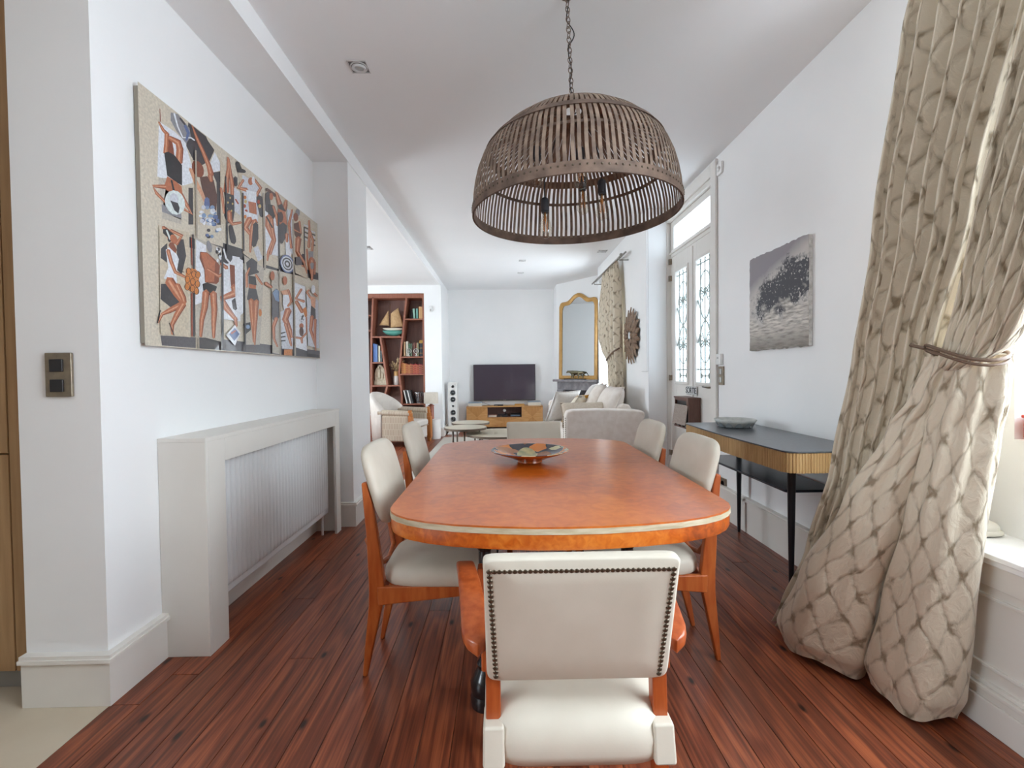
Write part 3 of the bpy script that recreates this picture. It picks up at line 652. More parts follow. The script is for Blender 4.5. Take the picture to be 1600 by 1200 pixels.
# ================================================================ radiator, print, cabinet on the left
pm('cover_paint', 'dcd8d0', 'e0ddd6', rough=.45, scale=3); pm('radiator_enamel', 'e2e3e3', rough=.3)
POSTER = '57545a058487176493320517319472176447057435|3f3d42176493533543532488319466176441|3f3d42299533995637995585298457|57545a047044171052170004051004|3f3d42178053277062276004177004|57545a292058982057980004291004|dfe3ea061904112910150901175806174738139703051678|b9b2a6055676082694061518128530129550063548|8a8a90063576129581129555063545|3f3d42164995196995235995254954243901213856176849154884|3f3d42235988270961248893213845176844|dfe3ea271953312898253841245869|3f3d42258845318899300834278808|c7bba6174722241722239589172553|3f3d42158706175717173554154544|3f3d42276823292829291617274607|8a8a90101979126995168974172941154894120917100944|dfe3ea110982122938140906172932185933188936187940173939143913127944116989112988|5a6c9a146963157943151908153906158912170955155975149971|3b3a40131980148969152973154979136990132986|8a5040064957064907065907067909066960065960|b36b4a058898070875080869083854091856096869091886078889063905059903|d39c7c060900073880084875087859090862086878075883061902|84462f062904077887089883094866096869091886078889063905|b36b4a078871076831072789080786090802093843094884086886|d39c7c083875081835078794082796085838087878|84462f091882090841087800090802093843094884|84462f090860091822089792099790109807107837101872095871|b36b4a090859115858117839112782124777138798143860133891097879089868|d39c7c092866121869126846121787127791132850125877094871|84462f096876130885138856134795138798143860133891097879|26262b075791089807111809136787134700118699083705|b36b4a083702114701132694136656109644077643072654|b36b4a078665034634043603072586077589078596051615039627077645084659|d39c7c078658036631046607074589075591048610037630078654|84462f077649038628050613077594078596051615039627077645|b36b4a122652145617164600140607135601136595172595157631134669125665|d39c7c126658149622167599138603137600169598152625129662|84462f132666155629171596136597136595172595157631134669|26262b094692101653103639108639111646108658100697096697|d5e0df141644143621138597126575111561096557083563074578073599077622088643102658118664132659|c9cdd6119636119625116614111605104599098598092602089610089621092632097641104647111649116645|3f3d42091608117614123597118570104576|b36b4a175994190948214902233856240817255820265842253878228920201962181995177995|d39c7c177995194953219908240864249826254831244868222912196956178995|84462f180995199959226916249874261837265842253878228920201962181995|84462f218842221828220811214795205784193779183782175791172806173822179837188848199853209851|d39c7c161788181738205706216682222684226693218722196756172801164798|5a3a32203784232810263814277745271673240666212736|b36b4a236815245795253796260808259837246835|d39c7c244822250799253802249827|84462f255833257806260808259837|5a6c9a221698218664230660243679241711231713|5a6c9a248617247612244607240603235601231600228602228606229611231615235620240622244622247621|dfe3ea236610235606233602230599227597225597223599222602223606225610228613231615233615235613|7e96b8241670240666237661233657229654225654222655221659222663225668229672233674237675240673|c9cdd6246617245612243608239604236602232602230604229607230612232617236620240622243622245620|5a6c9a278648277643273637268632263629258628254630253634255639258645263650269653274654277652|dfe3ea224591223586221581218577214575211576209578209583209588212594215597218599221599223596|7e96b8273663271659268655263651258648254647250647249650251653254658258662264665268666271665|c9cdd6216594215589213584209581205578202579199581199585199590202595205599209601213601215598|5a6c9a271608269603266598261594256591251590248592247596248600252606256610262613266613270612|dfe3ea213615212611209607205604201602198601195602195605195608198612202616206618209619212618|7e96b8264684262679259673255669251666246665244668243672244677247682251687256690260690263688|c9cdd6224661223655220650217646212644209644206646206650207655209660213664217667220667223665|5a6c9a220600219595217591214587210585207585205588204591205596207600211604214606217606220604|dfe3ea265667264661260654256649251647246646243649242653243659246665251670256673261674264671|7e96b8247612245608242604238600233597228596225597224599225603228607233610238613242614246614|c9cdd6266672265668263663260660256658253658251660251663251667253672257675260677263677265675|5a6c9a226621225617223614219610215608211607208608207610208614211618215621219623223624225623|dfe3ea229622228618226615223612220610216609214611214613214617217620220623223625226626228625|7e96b8256639255635252631247626242624237623234623233626234630237635242639247642252643255642|c9cdd6217596216593214589210586207584204584202585201588202591204595207598210600214600216599|5a6c9a252604250598247593242588237585233585229587228591230597233602237607243610247610250608|dfe3ea216634215631212627208623204621200620197620196623197626200630204634208636213637215637|7e96b8225623224618221613218609214606210607208609207613208619211624214628218631222630224628|c9cdd6246597245593242588238584233582228581225582224585226589229594233598238600242601245600|5a6c9a259619258616256612253608249606246606243607243610244614246618249622253624256624258622|dfe3ea250615249611247608244604240602237602235604234606235610237614240617244619247620249618|7e96b8256543255539253535250532246530243530241532240535241539243543246546250547253548255546|3f3d42242564241560239557236554232552229552227553226556227560229564232567236569239569241567|5a6c9a284629283625281621277617273615270615268616267619268623270627274631277633281633283632|dfe3ea293595292591289587286584282582278582276583275586276590279594282598286600289600292598|7e96b8280582279578277574273571270569266568264570263573264577267581270584274586277586279585|3f3d42241534241530238526235523231522228521226523225526226530228533232537235538238538241537|5a6c9a236538235534233531230528226526223526221527220530221534223538227541230543233543235541|dfe3ea253600252596250592246589243587239587237588237591237595240599243602247604250604252603|7e96b8264607263604261600257596254594250594248596247599248602250606254610257612261612263610|3f3d42275629274625271621268617264615261615259617258620259623261627264631268633271633274632|5a6c9a283635282631280627277624273622269621267623266626267630270634273637277639280640282638|dfe3ea284590283586281582277579273577270577268578267581268585270589274592277594281594283593|c7bba6294939318923314634289621|b36b4a327970326918314851304786318781334803337864344930336978331978|d39c7c330973332922322856314792321796327858336924332975|84462f334977341927333862329800334803337864344930336978|b36b4a332968337900341838340796352795364812362853351912340975336975|d39c7c335970341904348843348801353805353847344907336972|84462f339974348910358851360809364812362853351912340975|3b3a40308787360803360725351666322639306670313744|c9b070323774322771321768319766318765316765315766315769315771316774318776320777321777322776|c9b070343780342777341775339772338771336771335773335775335778336781338783340784341784342783|c9b070331749330746329744327742326740324741323742323744323747324750326752328753329753330752|c9b070354758354755352752351750349749347749346750346752346755347758349760351761353761354760|c9b070324716324713323711321709320707318708317709317711317714318717320719321720323720324718|c9b070348718347715346712344710342709341709340711339713340716341719343721344722346722347720|c9b070335675335672334670332668330667329667328668327671328674329676330678332679334679335678|b36b4a288791295738301679306678311685308748300801293800|d39c7c292794299741304681307683302744295796|84462f298799306746309684311685308748300801|b36b4a319694322655345641393678397687391689350662347677346711332713|d39c7c328700330663347648392682392684348653336667334703|84462f341708343673349658391687391689350662347677346711|3f3d42326628331570338552354552364571362592347642335643|c9cdd6358843389841390719359723|a84a32362783376770381772383778369792364789|3b3a40357890361855370855378868379907367907|c7bba6382954520956517488398527397829|c9cdd6405942493957512903489733404721|26262b369974379935418960427973422979403973391995378992|3f3d42476863491827503781518781530799531857521902494896|c97b3c426836425831422826419822415820412820410822409826410831412836416840419842423842425840|c9b070428815427810425805422801418799415799412801412805413810415815418819422821425821428819|a84a32422788421783419778415774412772408772406774405778406783409788412792416794419794421792|a84a32430765429760427755424751420749417749414751414755415760417765420769424771427771430769|c97b3c424732423727421722417719414717410717408719407723408728411733414737418739421739423736|a84a32507864506858504853500848496846492846490848489852490857492863496867500870504870506868|c9b070514843513838510832506828502826498826496828495832496837499843502847506849510850513847|b36b4a404917374850424864436881430890393869416917413924|d39c7c408917380857426873427879385861411917|84462f414917390866429886430890393869416917|b36b4a469960503938476885481876495887523954480975471969|d39c7c473965510943483886487886514947475968|84462f478972519951492887495887523954480975|b36b4a469952467941462931455922448917442917438921436929438940443950449959456964463964467960|dfe3ea477963476953473944470938466935462937460942459951460961463970466977470980474978476972|dfe3ea424875486904482836438821|b36b4a435822482842484778440764|dfe3ea404755440761487777488748451730|b36b4a427731398661435639436567442565449573453652432680458731450747|d39c7c437731409667441643440569443570445646417671444731|84462f453731426676450649447572449573453652432680458731|b36b4a457734443688436625433549439546445553457633472697490739479752|d39c7c468736452691443628437550440551448630459693475737|84462f484738466695453632443552445553457633472697490739|3f3d42460712453634449592459585474599491649492728477733|c9cdd6458577487607515548485518|dfe3ea532872631810627607529584|c7bba6529584625587625529531518|5a3a32544953605954619967619979557976544964|3f3d42543934538832559830580858571954557954|b36b4a595949594939590929584922579918573919570924569933570943574953579960585964590963594958|26262b556881596899609843586798558814|b36b4a587885607840615788624788631797626854604900593897|d39c7c593890614845621791624793618848596893|84462f601897623852628795631797626854604900|b36b4a538798536742577686544599540546545544551550564602606700578772585822563827|d39c7c554806550752587691550600544548546548555601593694559759564811|84462f577817570767601698560602549549551550564602606700578772585822|b36b4a565798571731586685561593566589574595611695600750594816578816|d39c7c574804580738594689565594568594600691587742581808|84462f588813594747607693572595574595611695600750594816|26262b543797581755587758590764552806545804|b36b4a611990619942630908654915668941649968629995618995|d39c7c617995629950643919651926636956621995|84462f626995644963661935668941649968629995|b36b4a685988670947656906668898690918702959704995696995|d39c7c691991680951667910675912687954696993|84462f701995696957683915690918702959704995|26262b630919657946689915664907633895|b36b4a629900685912695844677775631783620843|4a302c667869664853659838651828643823635825630834629847631863636877644888653893660891665882|3f3d42631796634742637697646692660704689765695831663835|dfe3ea677739679675682625697619715635738702727767700768|b36b4a676766683723693722703734704782689783|d39c7c685771690727694729691775|84462f699779699732703734704782|c9cdd6698940749949742662708688|b36b4a733955701848715698726697736708723859748961742964|d39c7c738957709851722701727704713854741959|84462f745960719857732706736708723859748961|c7bba6748928840944851613750631|8a8a90808980806968800956793946785942777943773949771959773971778983786992794995801995806990|84462f792939790925783912774902765896756897751904749915751928757941766952776957784957790950|5a3a32751874806918818838789774754806|b36b4a792910805844750842740832742825823842811922801921|d39c7c799914811844747836745832815843803917|84462f808920819843743828742825823842811922|b36b4a762784758695800633832603845606850616827652798716818807792814|d39c7c781792772702809639838607842610815643781707793797|84462f807803791712822648847614850616827652798716818807|3f3d42814697847630865632876648835712822709|3f3d42750652796678832635758606|c7bba6840929963942955652851613|c9cdd6842912886921894927892932847922840916|3f3d42841895886904893910891915846906840900|c9cdd6841879886887893894891898846890839884|3f3d42841863885871892877890881846874839867|c9cdd6840847885854892860890865845857838851|3f3d42840830884837891843889848845841838835|c9cdd6839814884821891827889831844825838819|c9cdd6911903949910957918954923917915909908|3f3d42911885948892956899954904917897909890|c9cdd6910866947873956880953885916878908871|3f3d42910848947854955861953866916860908853|c9cdd6909830946836955842952847915841907835|3f3d42909811946817954824952829915823907816|b36b4a885969881877870776885773901789905889902978893978|d39c7c891972889881880780887783894884894974|84462f899976901887895787901789905889902978|b36b4a888893915840902761914757929771942855910909896906|d39c7c895898924845911764917766930848900902|84462f906906937852924769929771942855910909|8a8a90879750931773925717883699|b36b4a883699881623913618944649935722908725|d39c7c900706902632916638912712|84462f926718932644944649935722|b36b4a857754859681871619882619891629877690873762864763|a79d8e183887174004177004181004190893186893|3b3a40313865313495317493321498320871316871|3b3a40399842398538402537406542408848404848|a79d8e522921522491528489534496535930529930|3b3a40625871622521628519634525637878631878|a79d8e737894726004733004739005751902744902|3b3a40837897834556840555846560849903843904|c7bba6049485153509147049044050|b9b2a6173498289503282043167062|dfe3ea179491219483219305194213169196|3f3d42106456131468139401121313105327|3f3d42050251065256115193079164047190|3f3d42053393074426071344051355|b36b4a058475067465075443084443090456082484065490058484|d39c7c060480072472080447083450076476062483|84462f064487080481087454090456082484065490|b36b4a084476118473101438103430111434131487089490083483|d39c7c086481123478104437106436125481087484|84462f088487129484109435111434131487089490|26262b061458076449075438080431090441097473073483061474|d5e0df070474081443085443087448075479072478|b36b4a107462109454108446105438100433094432089434085440083448084457087464092469098471103468|84462f078418088394101396106412094436083433|dfe3ea068395080410105392112375102312104268080280059275075326|b36b4a069391079349094309131302137307135313103322091359082401074402|d39c7c074394083352097313133306133308099316086355077397|84462f080399089357101320134311135313103322091359082401|b36b4a063259091215117186130188134205116243090289070285|d39c7c072269099224123192127196105231078276|84462f085283112238131201134205116243090289|b36b4a095255114208120191129188136200134222113271101271|d39c7c101261121212125194129196125216105264|84462f110268130219133199136200134222113271|b36b4a118201071158047133035096036092040093054126079141129179132197|d39c7c122193074152049131037095038095051129075148124188|84462f127183077144052128039094040093054126079141129179|b36b4a113195090139075094078054082051086055089092107131134185129201|d39c7c120191096136080093080055082055083093099134125189|84462f130187104132086093084055086055089092107131134185|26262b044145034092035091037092047145045146|26262b071098086050088049089052074100072100|c97b3c136344169359189343181272169245133257|26262b156341155334152328148323144322140323137328136334138341140348144352149354153352156348|c97b3c154341153334151329148325144324141325139329139335139341142347145351148352151350154346|26262b176336175328172322168317164316160317157322156328157336160342164347169349173347176342|c97b3c174335173328171323168319164318161319159323158329159335161341164345168346171345173341|26262b193339191331188325184320179318175320172325171331173339176345180350184352189350192346|c97b3c190338189331187326184322180321177322174326174332175339177344180348184350187348190344|26262b151304150296147290143286138284134286132291131297132304135310139315143316147315150310|c97b3c149303148297145291142287139286136288134292133298134304136309139313143314146313148309|26262b171300170293167286163282159280155282152287151293152301155307159312164313168311171307|c97b3c169299168293166288163284159283156284154288153294154300156306160310163311166309169305|26262b190296189288186282181277177276172278170282169289170296173303177307182309186307189302|c97b3c187295186288184283181279177278174280172284171290172296174302177305181307184305187301|26262b149270148263145256141252137251133253130257129264130271133277137281141283145281148276|c97b3c147269146263144258141254137253134255132259131264132271134276138280141281144279146275|26262b169268168261165255161250156249152251149256148262150269152276157280161281165280168275|c97b3c167268166261163256160252157251153253151257151263152269154275157278161279164278166273|26262b185263184255181249176244172243168245165250164256165264168270172275177276181274184269|c97b3c182262181256179250176246172245169247167251166257167263169269172273176274179272182268|26262b106327129325130326130328107330106328|a84a32158486158368160367161369161487159488|a84a32154243150054152053154055158244156246|3f3d42163504163354166352170357169507166508|3f3d42159245156055160052164056167247163250|84462f193442221452261430277413270332259318210310208366190412|b36b4a195440221449256422249326212311211372|8a8a90242491243479242468239460234457229459224466221476220488221499224507229510234508239501|26262b199299219313262307254283228256202270|b36b4a198263193194183133181059186054192059202133219195228268214280|d39c7c208265202194189133185059187059193133207194215266|84462f223267214195198133190059192059202133219195228268|b36b4a229264234190232125235060240055247061253128261196260275244283|d39c7c239267243192239126239060241061244126249193246270|84462f255273256195249127244061247061253128261196260275|b36b4a217369270352319392321405310406272369223382216377|d39c7c219373270358316397314400271362221376|84462f222380271366312404310406272369223382|dfe3ea271490271486269482267479265478263479261481261485261489263493265496267497269496271493|3f3d42272478272473270470268467266466264467262469262473262477264481266484268485270484272481|dfe3ea290451290447288443286441283440281441280443279447280451281455284458286459288458290455|3f3d42283458282454281450278447276446274447272450272454273458274461276464279465281464282462|dfe3ea286463285459284455281452279451277452276455275458276463277466279469282470284469285467|3f3d42273488273484271480269478267476264477263480263483263488265491267494269495271494273492|dfe3ea272435271431270427268425265424263425262427261431262435264439266441268442270441272439|3f3d42289437288433286429284427282426280427278429278433278437280441282444285445287444288441|dfe3ea286466286462284458282455279454277455276458275462276466278470280472282473284472286470|3f3d42285471284467283463280461278460276460274463274467275471276475278477281478283478284475|dfe3ea281485281481279477277475275474273474271477271481271485273489275491277492280492281489|3f3d42280463280459278455276453274452272453270455270459270463272467274469276470278470280467|dfe3ea282457282452280449278446276445274446272448272452272456274460276463278464281463282460|3f3d42279492278488276484274481272480270481268483268487269491270495272498275499277498278495|dfe3ea271484270480269476267474264473262474261476260480261484263488265490267491269491270488|3f3d42269476269472267468265465263464261465259468259471259476261479263482265483267482269480|dfe3ea294477377495372161283156|84462f323437350442357349359278330293325362|b36b4a325324333309273263288205344156355159358170314228297253362288359341340346|d39c7c336330343302281260296213349161352164302218286257349297344333|84462f353338356292293255309224355168358170314228297253362288359341|3f3d42329258334219346212358224364267347277|3b3a40338473332458323444312436301434292439288449288463294478303491314500325502334498338488|dfe3ea293499303457321442326444327450311463300504296504|b36b4a278416303404316412315425286432278426|d39c7c281422307411310416283425|84462f285429313421315425286432|b36b4a335170346132352129357136355178344182|d39c7c342173350133352134346174|84462f352176355135357136355178|dfe3ea296079342138371101340032|5a6c9a312087341123365094337055|a84a32326088347106347112341112321095321089|3b3a40284458274004279004285004294462289464|b9b2a6401515518493494185480051398043|dfe3ea349488393486388210361180348274|3f3d42411482418413483454487461481464473468477511443521|b36b4a425460405417405350411347418354420420434460431464|d39c7c428460410418409351412352414418430460|84462f432460417419416353418354420420434460|b36b4a459431481406499392507394509401493419470442462439|d39c7c463435485411503395505397488413465437|84462f468440491416507400509401493419470442|26262b423417464426469380422371|b36b4a422373466379463357422350|3b3a40422350466358482294451276410286|b36b4a418282425192435112438062444059449063455116452199451292434299|d39c7c429285434194442114442063445063446115440196436288|84462f445290447198451116447063449063455116452199451292|b36b4a449287444197440114445047449045454048460116471201481293466302|d39c7c460289453199447115448048450048452115459200467290|84462f475292466201457116452048454048460116471201481293|26262b387151427168429127399098|7e96b8423142422137419132414129409129404130401133400138401143404147409150414151419150422146|c97b3c497234496224493216488211484210480214477220476229477239480247484252489253493250496243|b9b2a6568501627494617007561009|57545a568372562244566214580200604213629255628390598402|7e96b8572368591329614326630348624394593397|b36b4a581222562166567092592049599048603054584097585167608220598231|d39c7c590221570166573093596051598052576094575167596221|84462f603220581167581096601053603054584097585167608220|b36b4a589475587462583451576443569441563444559452558464560477564488571496578498584495588487|b36b4a521399560391572398571408535421520412|d39c7c526406564397566401529411|84462f533417569405571408535421|c9cdd6626268725339718045628043|b36b4a683478681465676454669446661444654447650455648466650478655490662497670500677497681489|d39c7c635398690426718355695331652367|dfe3ea649378696392699332709304664252644318|b36b4a681415704352677319679311690314725357698424688425|d39c7c687418711353681317684316715354691420|84462f695423721356687315690314725357698424|b36b4a661295635221684157701120710117717125713170685235713291694312|d39c7c678294652226694161706122710123700164663229690293|84462f704292676232708167714124717125713170685235713291|b36b4a649194678110696065705063711070702118677205660208|d39c7c658197686113701067705068691115664200|84462f672203698117708069711070702118677205|c9cdd6624143659157662161657164622149620145|3f3d42624131659144662148657151622138619133|c9cdd6623119659130661135657138622126619122|3f3d42623108658117661122657125622115619110|c9cdd6623096658104661109657112621103618099|3f3d42622085657091660096656099621092618088|c97b3c645038711044710004644004|5a6c9a739623746599741572725548701532675526652531636547629570634595648618671635697643721638|c9cdd6731617737597733574719554699539677534657539643552638572641593654613673628695634716630|3f3d42723611728594724576713559697547679543662547651558646574649592659608675620693625710622|c9cdd6715605719592716578707564694555680552667555658563654576657590665603678612692616705614|3f3d42707599710590708579701570692563682561672563666569663578665588671598680604690607700605|c9cdd6696591698587697582694577689573684572679573676576674581675586678591683594688596693595|dfe3ea744486835489841042734046|b36b4a791461737376819372833382828393763388810458805466|d39c7c797460745380822379824383751383801459|84462f806458758386826389828393763388810458|b36b4a739354790297811300820317767374747371|d39c7c749361800304806308755365|84462f762370814313820317767374|c97b3c809327840351856292829274|3b3a40810258809255807251804249800249797250795252795255796259798262801264804264807263809261|c9cdd6803277802273800270797268793267790268788271788274788277791280794282797283800282802280|3b3a40811272810269808266805264801263798264796266796269796273798276802278805279808278810276|c9cdd6797254796250794247791245787244784245783248782251783254785257788259791260794259796257|3b3a40818255817251815248812246809245806246804249803252804255806258809260812261815260818258|c9cdd6816288815285813281810279806279803280801282801285802288804292807294810294813294815291|3b3a40808260807257805254802252798251795252793254793257793261796264799266802267805266807264|c9cdd6814250813247811244808242805241802242800244799247800251802254805256809257812256814254|3b3a40804239803235801232798230795230792231790233789236790240792243795245799245802244804242|c9cdd6806238805235803231800229796229793230791232791235792239794242797244800244803243805241|3b3a40818282817278815275812273809272806273804275803278804282806285809287812288815287817285|c9cdd6786247785243783240780238777238774239772241771244772248774251777253780253783252785250|b36b4a814213812204806197798192789190781193776198774206776215782222790227799229807227812221|5a3a32813174811160805148797141788140780145775155773168775182781194789202798203806198811188|b36b4a723118795119854172851278842281834274834173789134725131718124|d39c7c724122793124847172845277841276843172791128724125|84462f725128790131838173837275834274834173789134725131|b36b4a780124787094796090804097804129791134|d39c7c788126793095796096793127|84462f800128801096804097804129|3b3a40719063849043848004717005|c9cdd6847454967426967072850082|b36b4a863477840450876418892421897433863460877470875479|d39c7c868475848453883423888426853456871473|84462f874472859458893430897433863460877470|b36b4a894468946449960455961465909485895479|d39c7c899474951455954458903477|84462f907482958462961465909485|dfe3ea935500933486927473918464909462901465895475894487896502902514910523920526928522934513|d39c7c882437938439931362894360|3b3a40888372933356934281924269883298|b36b4a877291864194916086926084932091897201917296899306|d39c7c890293875196921088925089882198899294|84462f910295891200929091932091897201917296|b36b4a915278907168921055928052934056936172944282930288|d39c7c925279917169925055928055923170931280|84462f938282930171932056934056936172944282|3f3d42858027966024965004857004|c7bba6747605856621863551750550|57545a756658806679813630755602|b36b4a768690820649849584856584861591841665787707773702|d39c7c775696827655853587856588832658779700|84462f783704837662859590861591841665787707|b36b4a880689891647893555903551915562932663936715907717|d39c7c899697905653900557905558914656911703|84462f926710925660911560915562932663936715|8a8a90888667892635906632920645926682907685|b36b4a873667884597892597899604886673879673|b36b4a934699926607933605941612948704941705|a79d8e732644727004733004739005744649738650|a79d8e618520612004616004621004628523623525|3b3a40393436389010393008397011400439397440'
rc = thing('radiator_cover', 'cream painted radiator cover boxed out from the wall below the beach print', 'radiator cover', (-1.37, 2.75, 0))
Y0, Y1, XF = 1.965, 3.545, -1.268
MB().box(WL + .001, XF, Y0, Y0 + .018, 0, .92).build('side_panel', 'cover_paint', rc, bevel=.002)
MB().box(XF - .018, XF, Y0 + .018, Y0 + .135, 0, .92).build('front_post', 'cover_paint', rc, bevel=.002)
MB().box(WL + .001, XF, Y1 - .018, Y1, 0, .92).build('side_panel', 'cover_paint', rc, bevel=.002)
MB().box(XF - .018, XF, Y1 - .085, Y1 - .018, 0, .92).build('front_post', 'cover_paint', rc, bevel=.002)
MB().box(WL + .001, XF + .002, Y0 - .002, Y1 + .002, .918, .936).build('top_board', 'cover_paint', rc, bevel=.002)
MB().box(XF - .018, XF, Y0 + .135, Y1 - .085, .815, .918).build('front_rail', 'cover_paint', rc, bevel=.002)
rd = thing('radiator', 'white ribbed panel radiator inside the cream cover', 'radiator', (-1.36, 2.75, .14))
MB().box(-1.40, -1.345, 2.03, 3.50, .15, .83).build('water_panel', 'radiator_enamel', rd, bevel=.008)
NF = 36; fy0 = 2.06; st = (3.47 - fy0) / NF
fm = MB(); hw = st * .33
prof = [(-hw * 1.2, -.004), (-hw * .85, .014), (0, .019), (hw * .85, .014), (hw * 1.2, -.004)]
rows = [(.185, 0), (.20, .9), (.215, 1), (.80, 1), (.815, .85), (.825, 0)]
fm.grid(lambda u, v: (-1.346 + prof[round(u * 4)][1] * rows[round(v * 5)][1], fy0 + st / 2 + prof[round(u * 4)][0] * (.6 + .4 * rows[round(v * 5)][1]), rows[round(v * 5)][0]), 5, 6)
f0 = fm.build('rib', 'radiator_enamel', rd, smooth=True)
for k in range(1, NF):
    o = f0.copy(); C.objects.link(o); o.location.y += st * k
MB().tube([(-1.37, 2.10, .15), (-1.37, 2.10, .0)], .009, 8).tube([(-1.37, 3.44, .15), (-1.37, 3.44, 0)], .009, 8).build('pipe', 'radiator_enamel', rd)
struct(skirting(MB(), [(WL, 1.985), (WL, 3.53)], h=.15, t=.02, cap=.004).build('baseboard_radiator', 'trim_paint'))

# ---- beach print: flat photographic print on a panel, drawn as flat coloured shapes
def print_mat():
    m = bpy.data.materials.new('beach_print'); m.use_nodes = True; nt = m.node_tree; N = nt.nodes; L = nt.links; b = N['Principled BSDF']
    at = N.new('ShaderNodeVertexColor'); at.layer_name = 'ink'
    tc = N.new('ShaderNodeTexCoord'); nz = N.new('ShaderNodeTexNoise'); nz.inputs['Scale'].default_value = 90; nz.inputs['Detail'].default_value = 6; L.new(tc.outputs['Object'], nz.inputs['Vector'])
    mr = N.new('ShaderNodeMapRange'); mr.inputs['From Min'].default_value = .3; mr.inputs['From Max'].default_value = .7; mr.inputs['To Min'].default_value = .82; mr.inputs['To Max'].default_value = 1.14; L.new(nz.outputs['Fac'], mr.inputs['Value'])
    mx = N.new('ShaderNodeVectorMath'); mx.operation = 'SCALE'; L.new(at.outputs['Color'], mx.inputs[0]); L.new(mr.outputs[0], mx.inputs['Scale']); L.new(mx.outputs[0], b.inputs['Base Color'])
    b.inputs['Roughness'].default_value = .3; b.inputs['Coat Weight'].default_value = .45; b.inputs['Coat Roughness'].default_value = .02
    MATS['beach_print'] = m
print_mat()
pm('print_panel', 'a39c8e', rough=.4)
PX = WL + .028; PY0, PY1, PZ0, PZ1 = 1.88, 3.668, 1.325, 2.372
po = thing('beach_print', 'large glossy beach print of rows of sunbathers on towels on the left wall', 'picture', (PX, (PY0 + PY1) / 2, PZ0))
MB().box(WL + .004, PX - .001, PY0 + .01, PY1 - .01, PZ0 + .01, PZ1 - .01).build('panel', 'print_panel', po)
vs, fs, cs = [], [], []
def shape(col, pts, lay):
    n0 = len(vs)
    for u, v in pts: vs.append((PX + lay, PY0 + u * (PY1 - PY0), PZ0 + v * (PZ1 - PZ0)))
    fs.append(tuple(range(n0, n0 + len(pts)))); cs.append(lin(col))
shape('cdc4b3', [(0, 0), (1, 0), (1, 1), (0, 1)], 0)
for k, row in enumerate(POSTER.split('|')):
    col = row[:6]; q = row[6:]; pts = [(int(q[i:i+3]) / 999, int(q[i+3:i+6]) / 999) for i in range(0, len(q), 6)]
    shape(col, pts, .00002 * (k + 1))
vs += [(PX - .001, y, z) for y, z in ((PY0, PZ0), (PY1, PZ0), (PY1, PZ1), (PY0, PZ1))]; nn = len(vs) - 4
me = bpy.data.meshes.new('print'); me.from_pydata([Vector(v) - OFF[po.name] for v in vs], [], fs)
ca = me.color_attributes.new('ink', 'FLOAT_COLOR', 'CORNER')
for p in me.polygons:
    for li in p.loop_indices: ca.data[li].color = cs[p.index]
bm = bmesh.new(); bm.from_mesh(me)
for f in bm.faces:
    if f.normal.x < 0: f.normal_flip()
bmesh.ops.triangulate(bm, faces=[f for f in bm.faces if len(f.verts) > 4]); bm.to_mesh(me); bm.free()
me.materials.append(MATS['beach_print']); o = bpy.data.objects.new('print', me); C.objects.link(o); o.parent = po

# ---- switch on the pillar, oak tall unit of the kitchen
sw = thing('light_switch', 'double light switch with a brushed metal plate on the pillar', 'light switch', (-1.608, 1.70, 1.21))
MB().box(-1.655, -1.561, 1.688, 1.70, 1.13, 1.289).build('plate', 'brass_plate', sw, bevel=.003)
for zc in (1.243, 1.170):
    r_ = MB().box(-1.634, -1.588, 1.682, 1.69, zc - .0225, zc + .0225).build('rocker', 'black_plastic', sw, bevel=.002)
pm('oak', 'a5835c', 'b6946c', rough=.5, scale=4, stretch=(10, 10, .7), detail=7, bump=.08, bscale=8); pm('plinth_grey', '9a9a98', rough=.4)
tc_ = thing('tall_cabinet', 'tall light oak kitchen cabinet beside the white pillar', 'cabinet', (-2.1, 2.0, 0))
MB().box(-2.5, -1.775, 1.772, 2.3, .10, 2.6).build('body', 'oak', tc_)
MB().box(-1.858, -1.775, 1.752, 1.772, .09, 2.6).build('end_panel', 'oak', tc_, bevel=.002)
for z0, z1 in ((.09, .912), (.918, 2.6)): MB().box(-2.45, -1.864, 1.752, 1.772, z0, z1).build('door', 'oak', tc_, bevel=.002)
MB().box(-2.5, -1.79, 1.80, 1.83, 0, .10).build('plinth', 'plinth_grey', tc_)

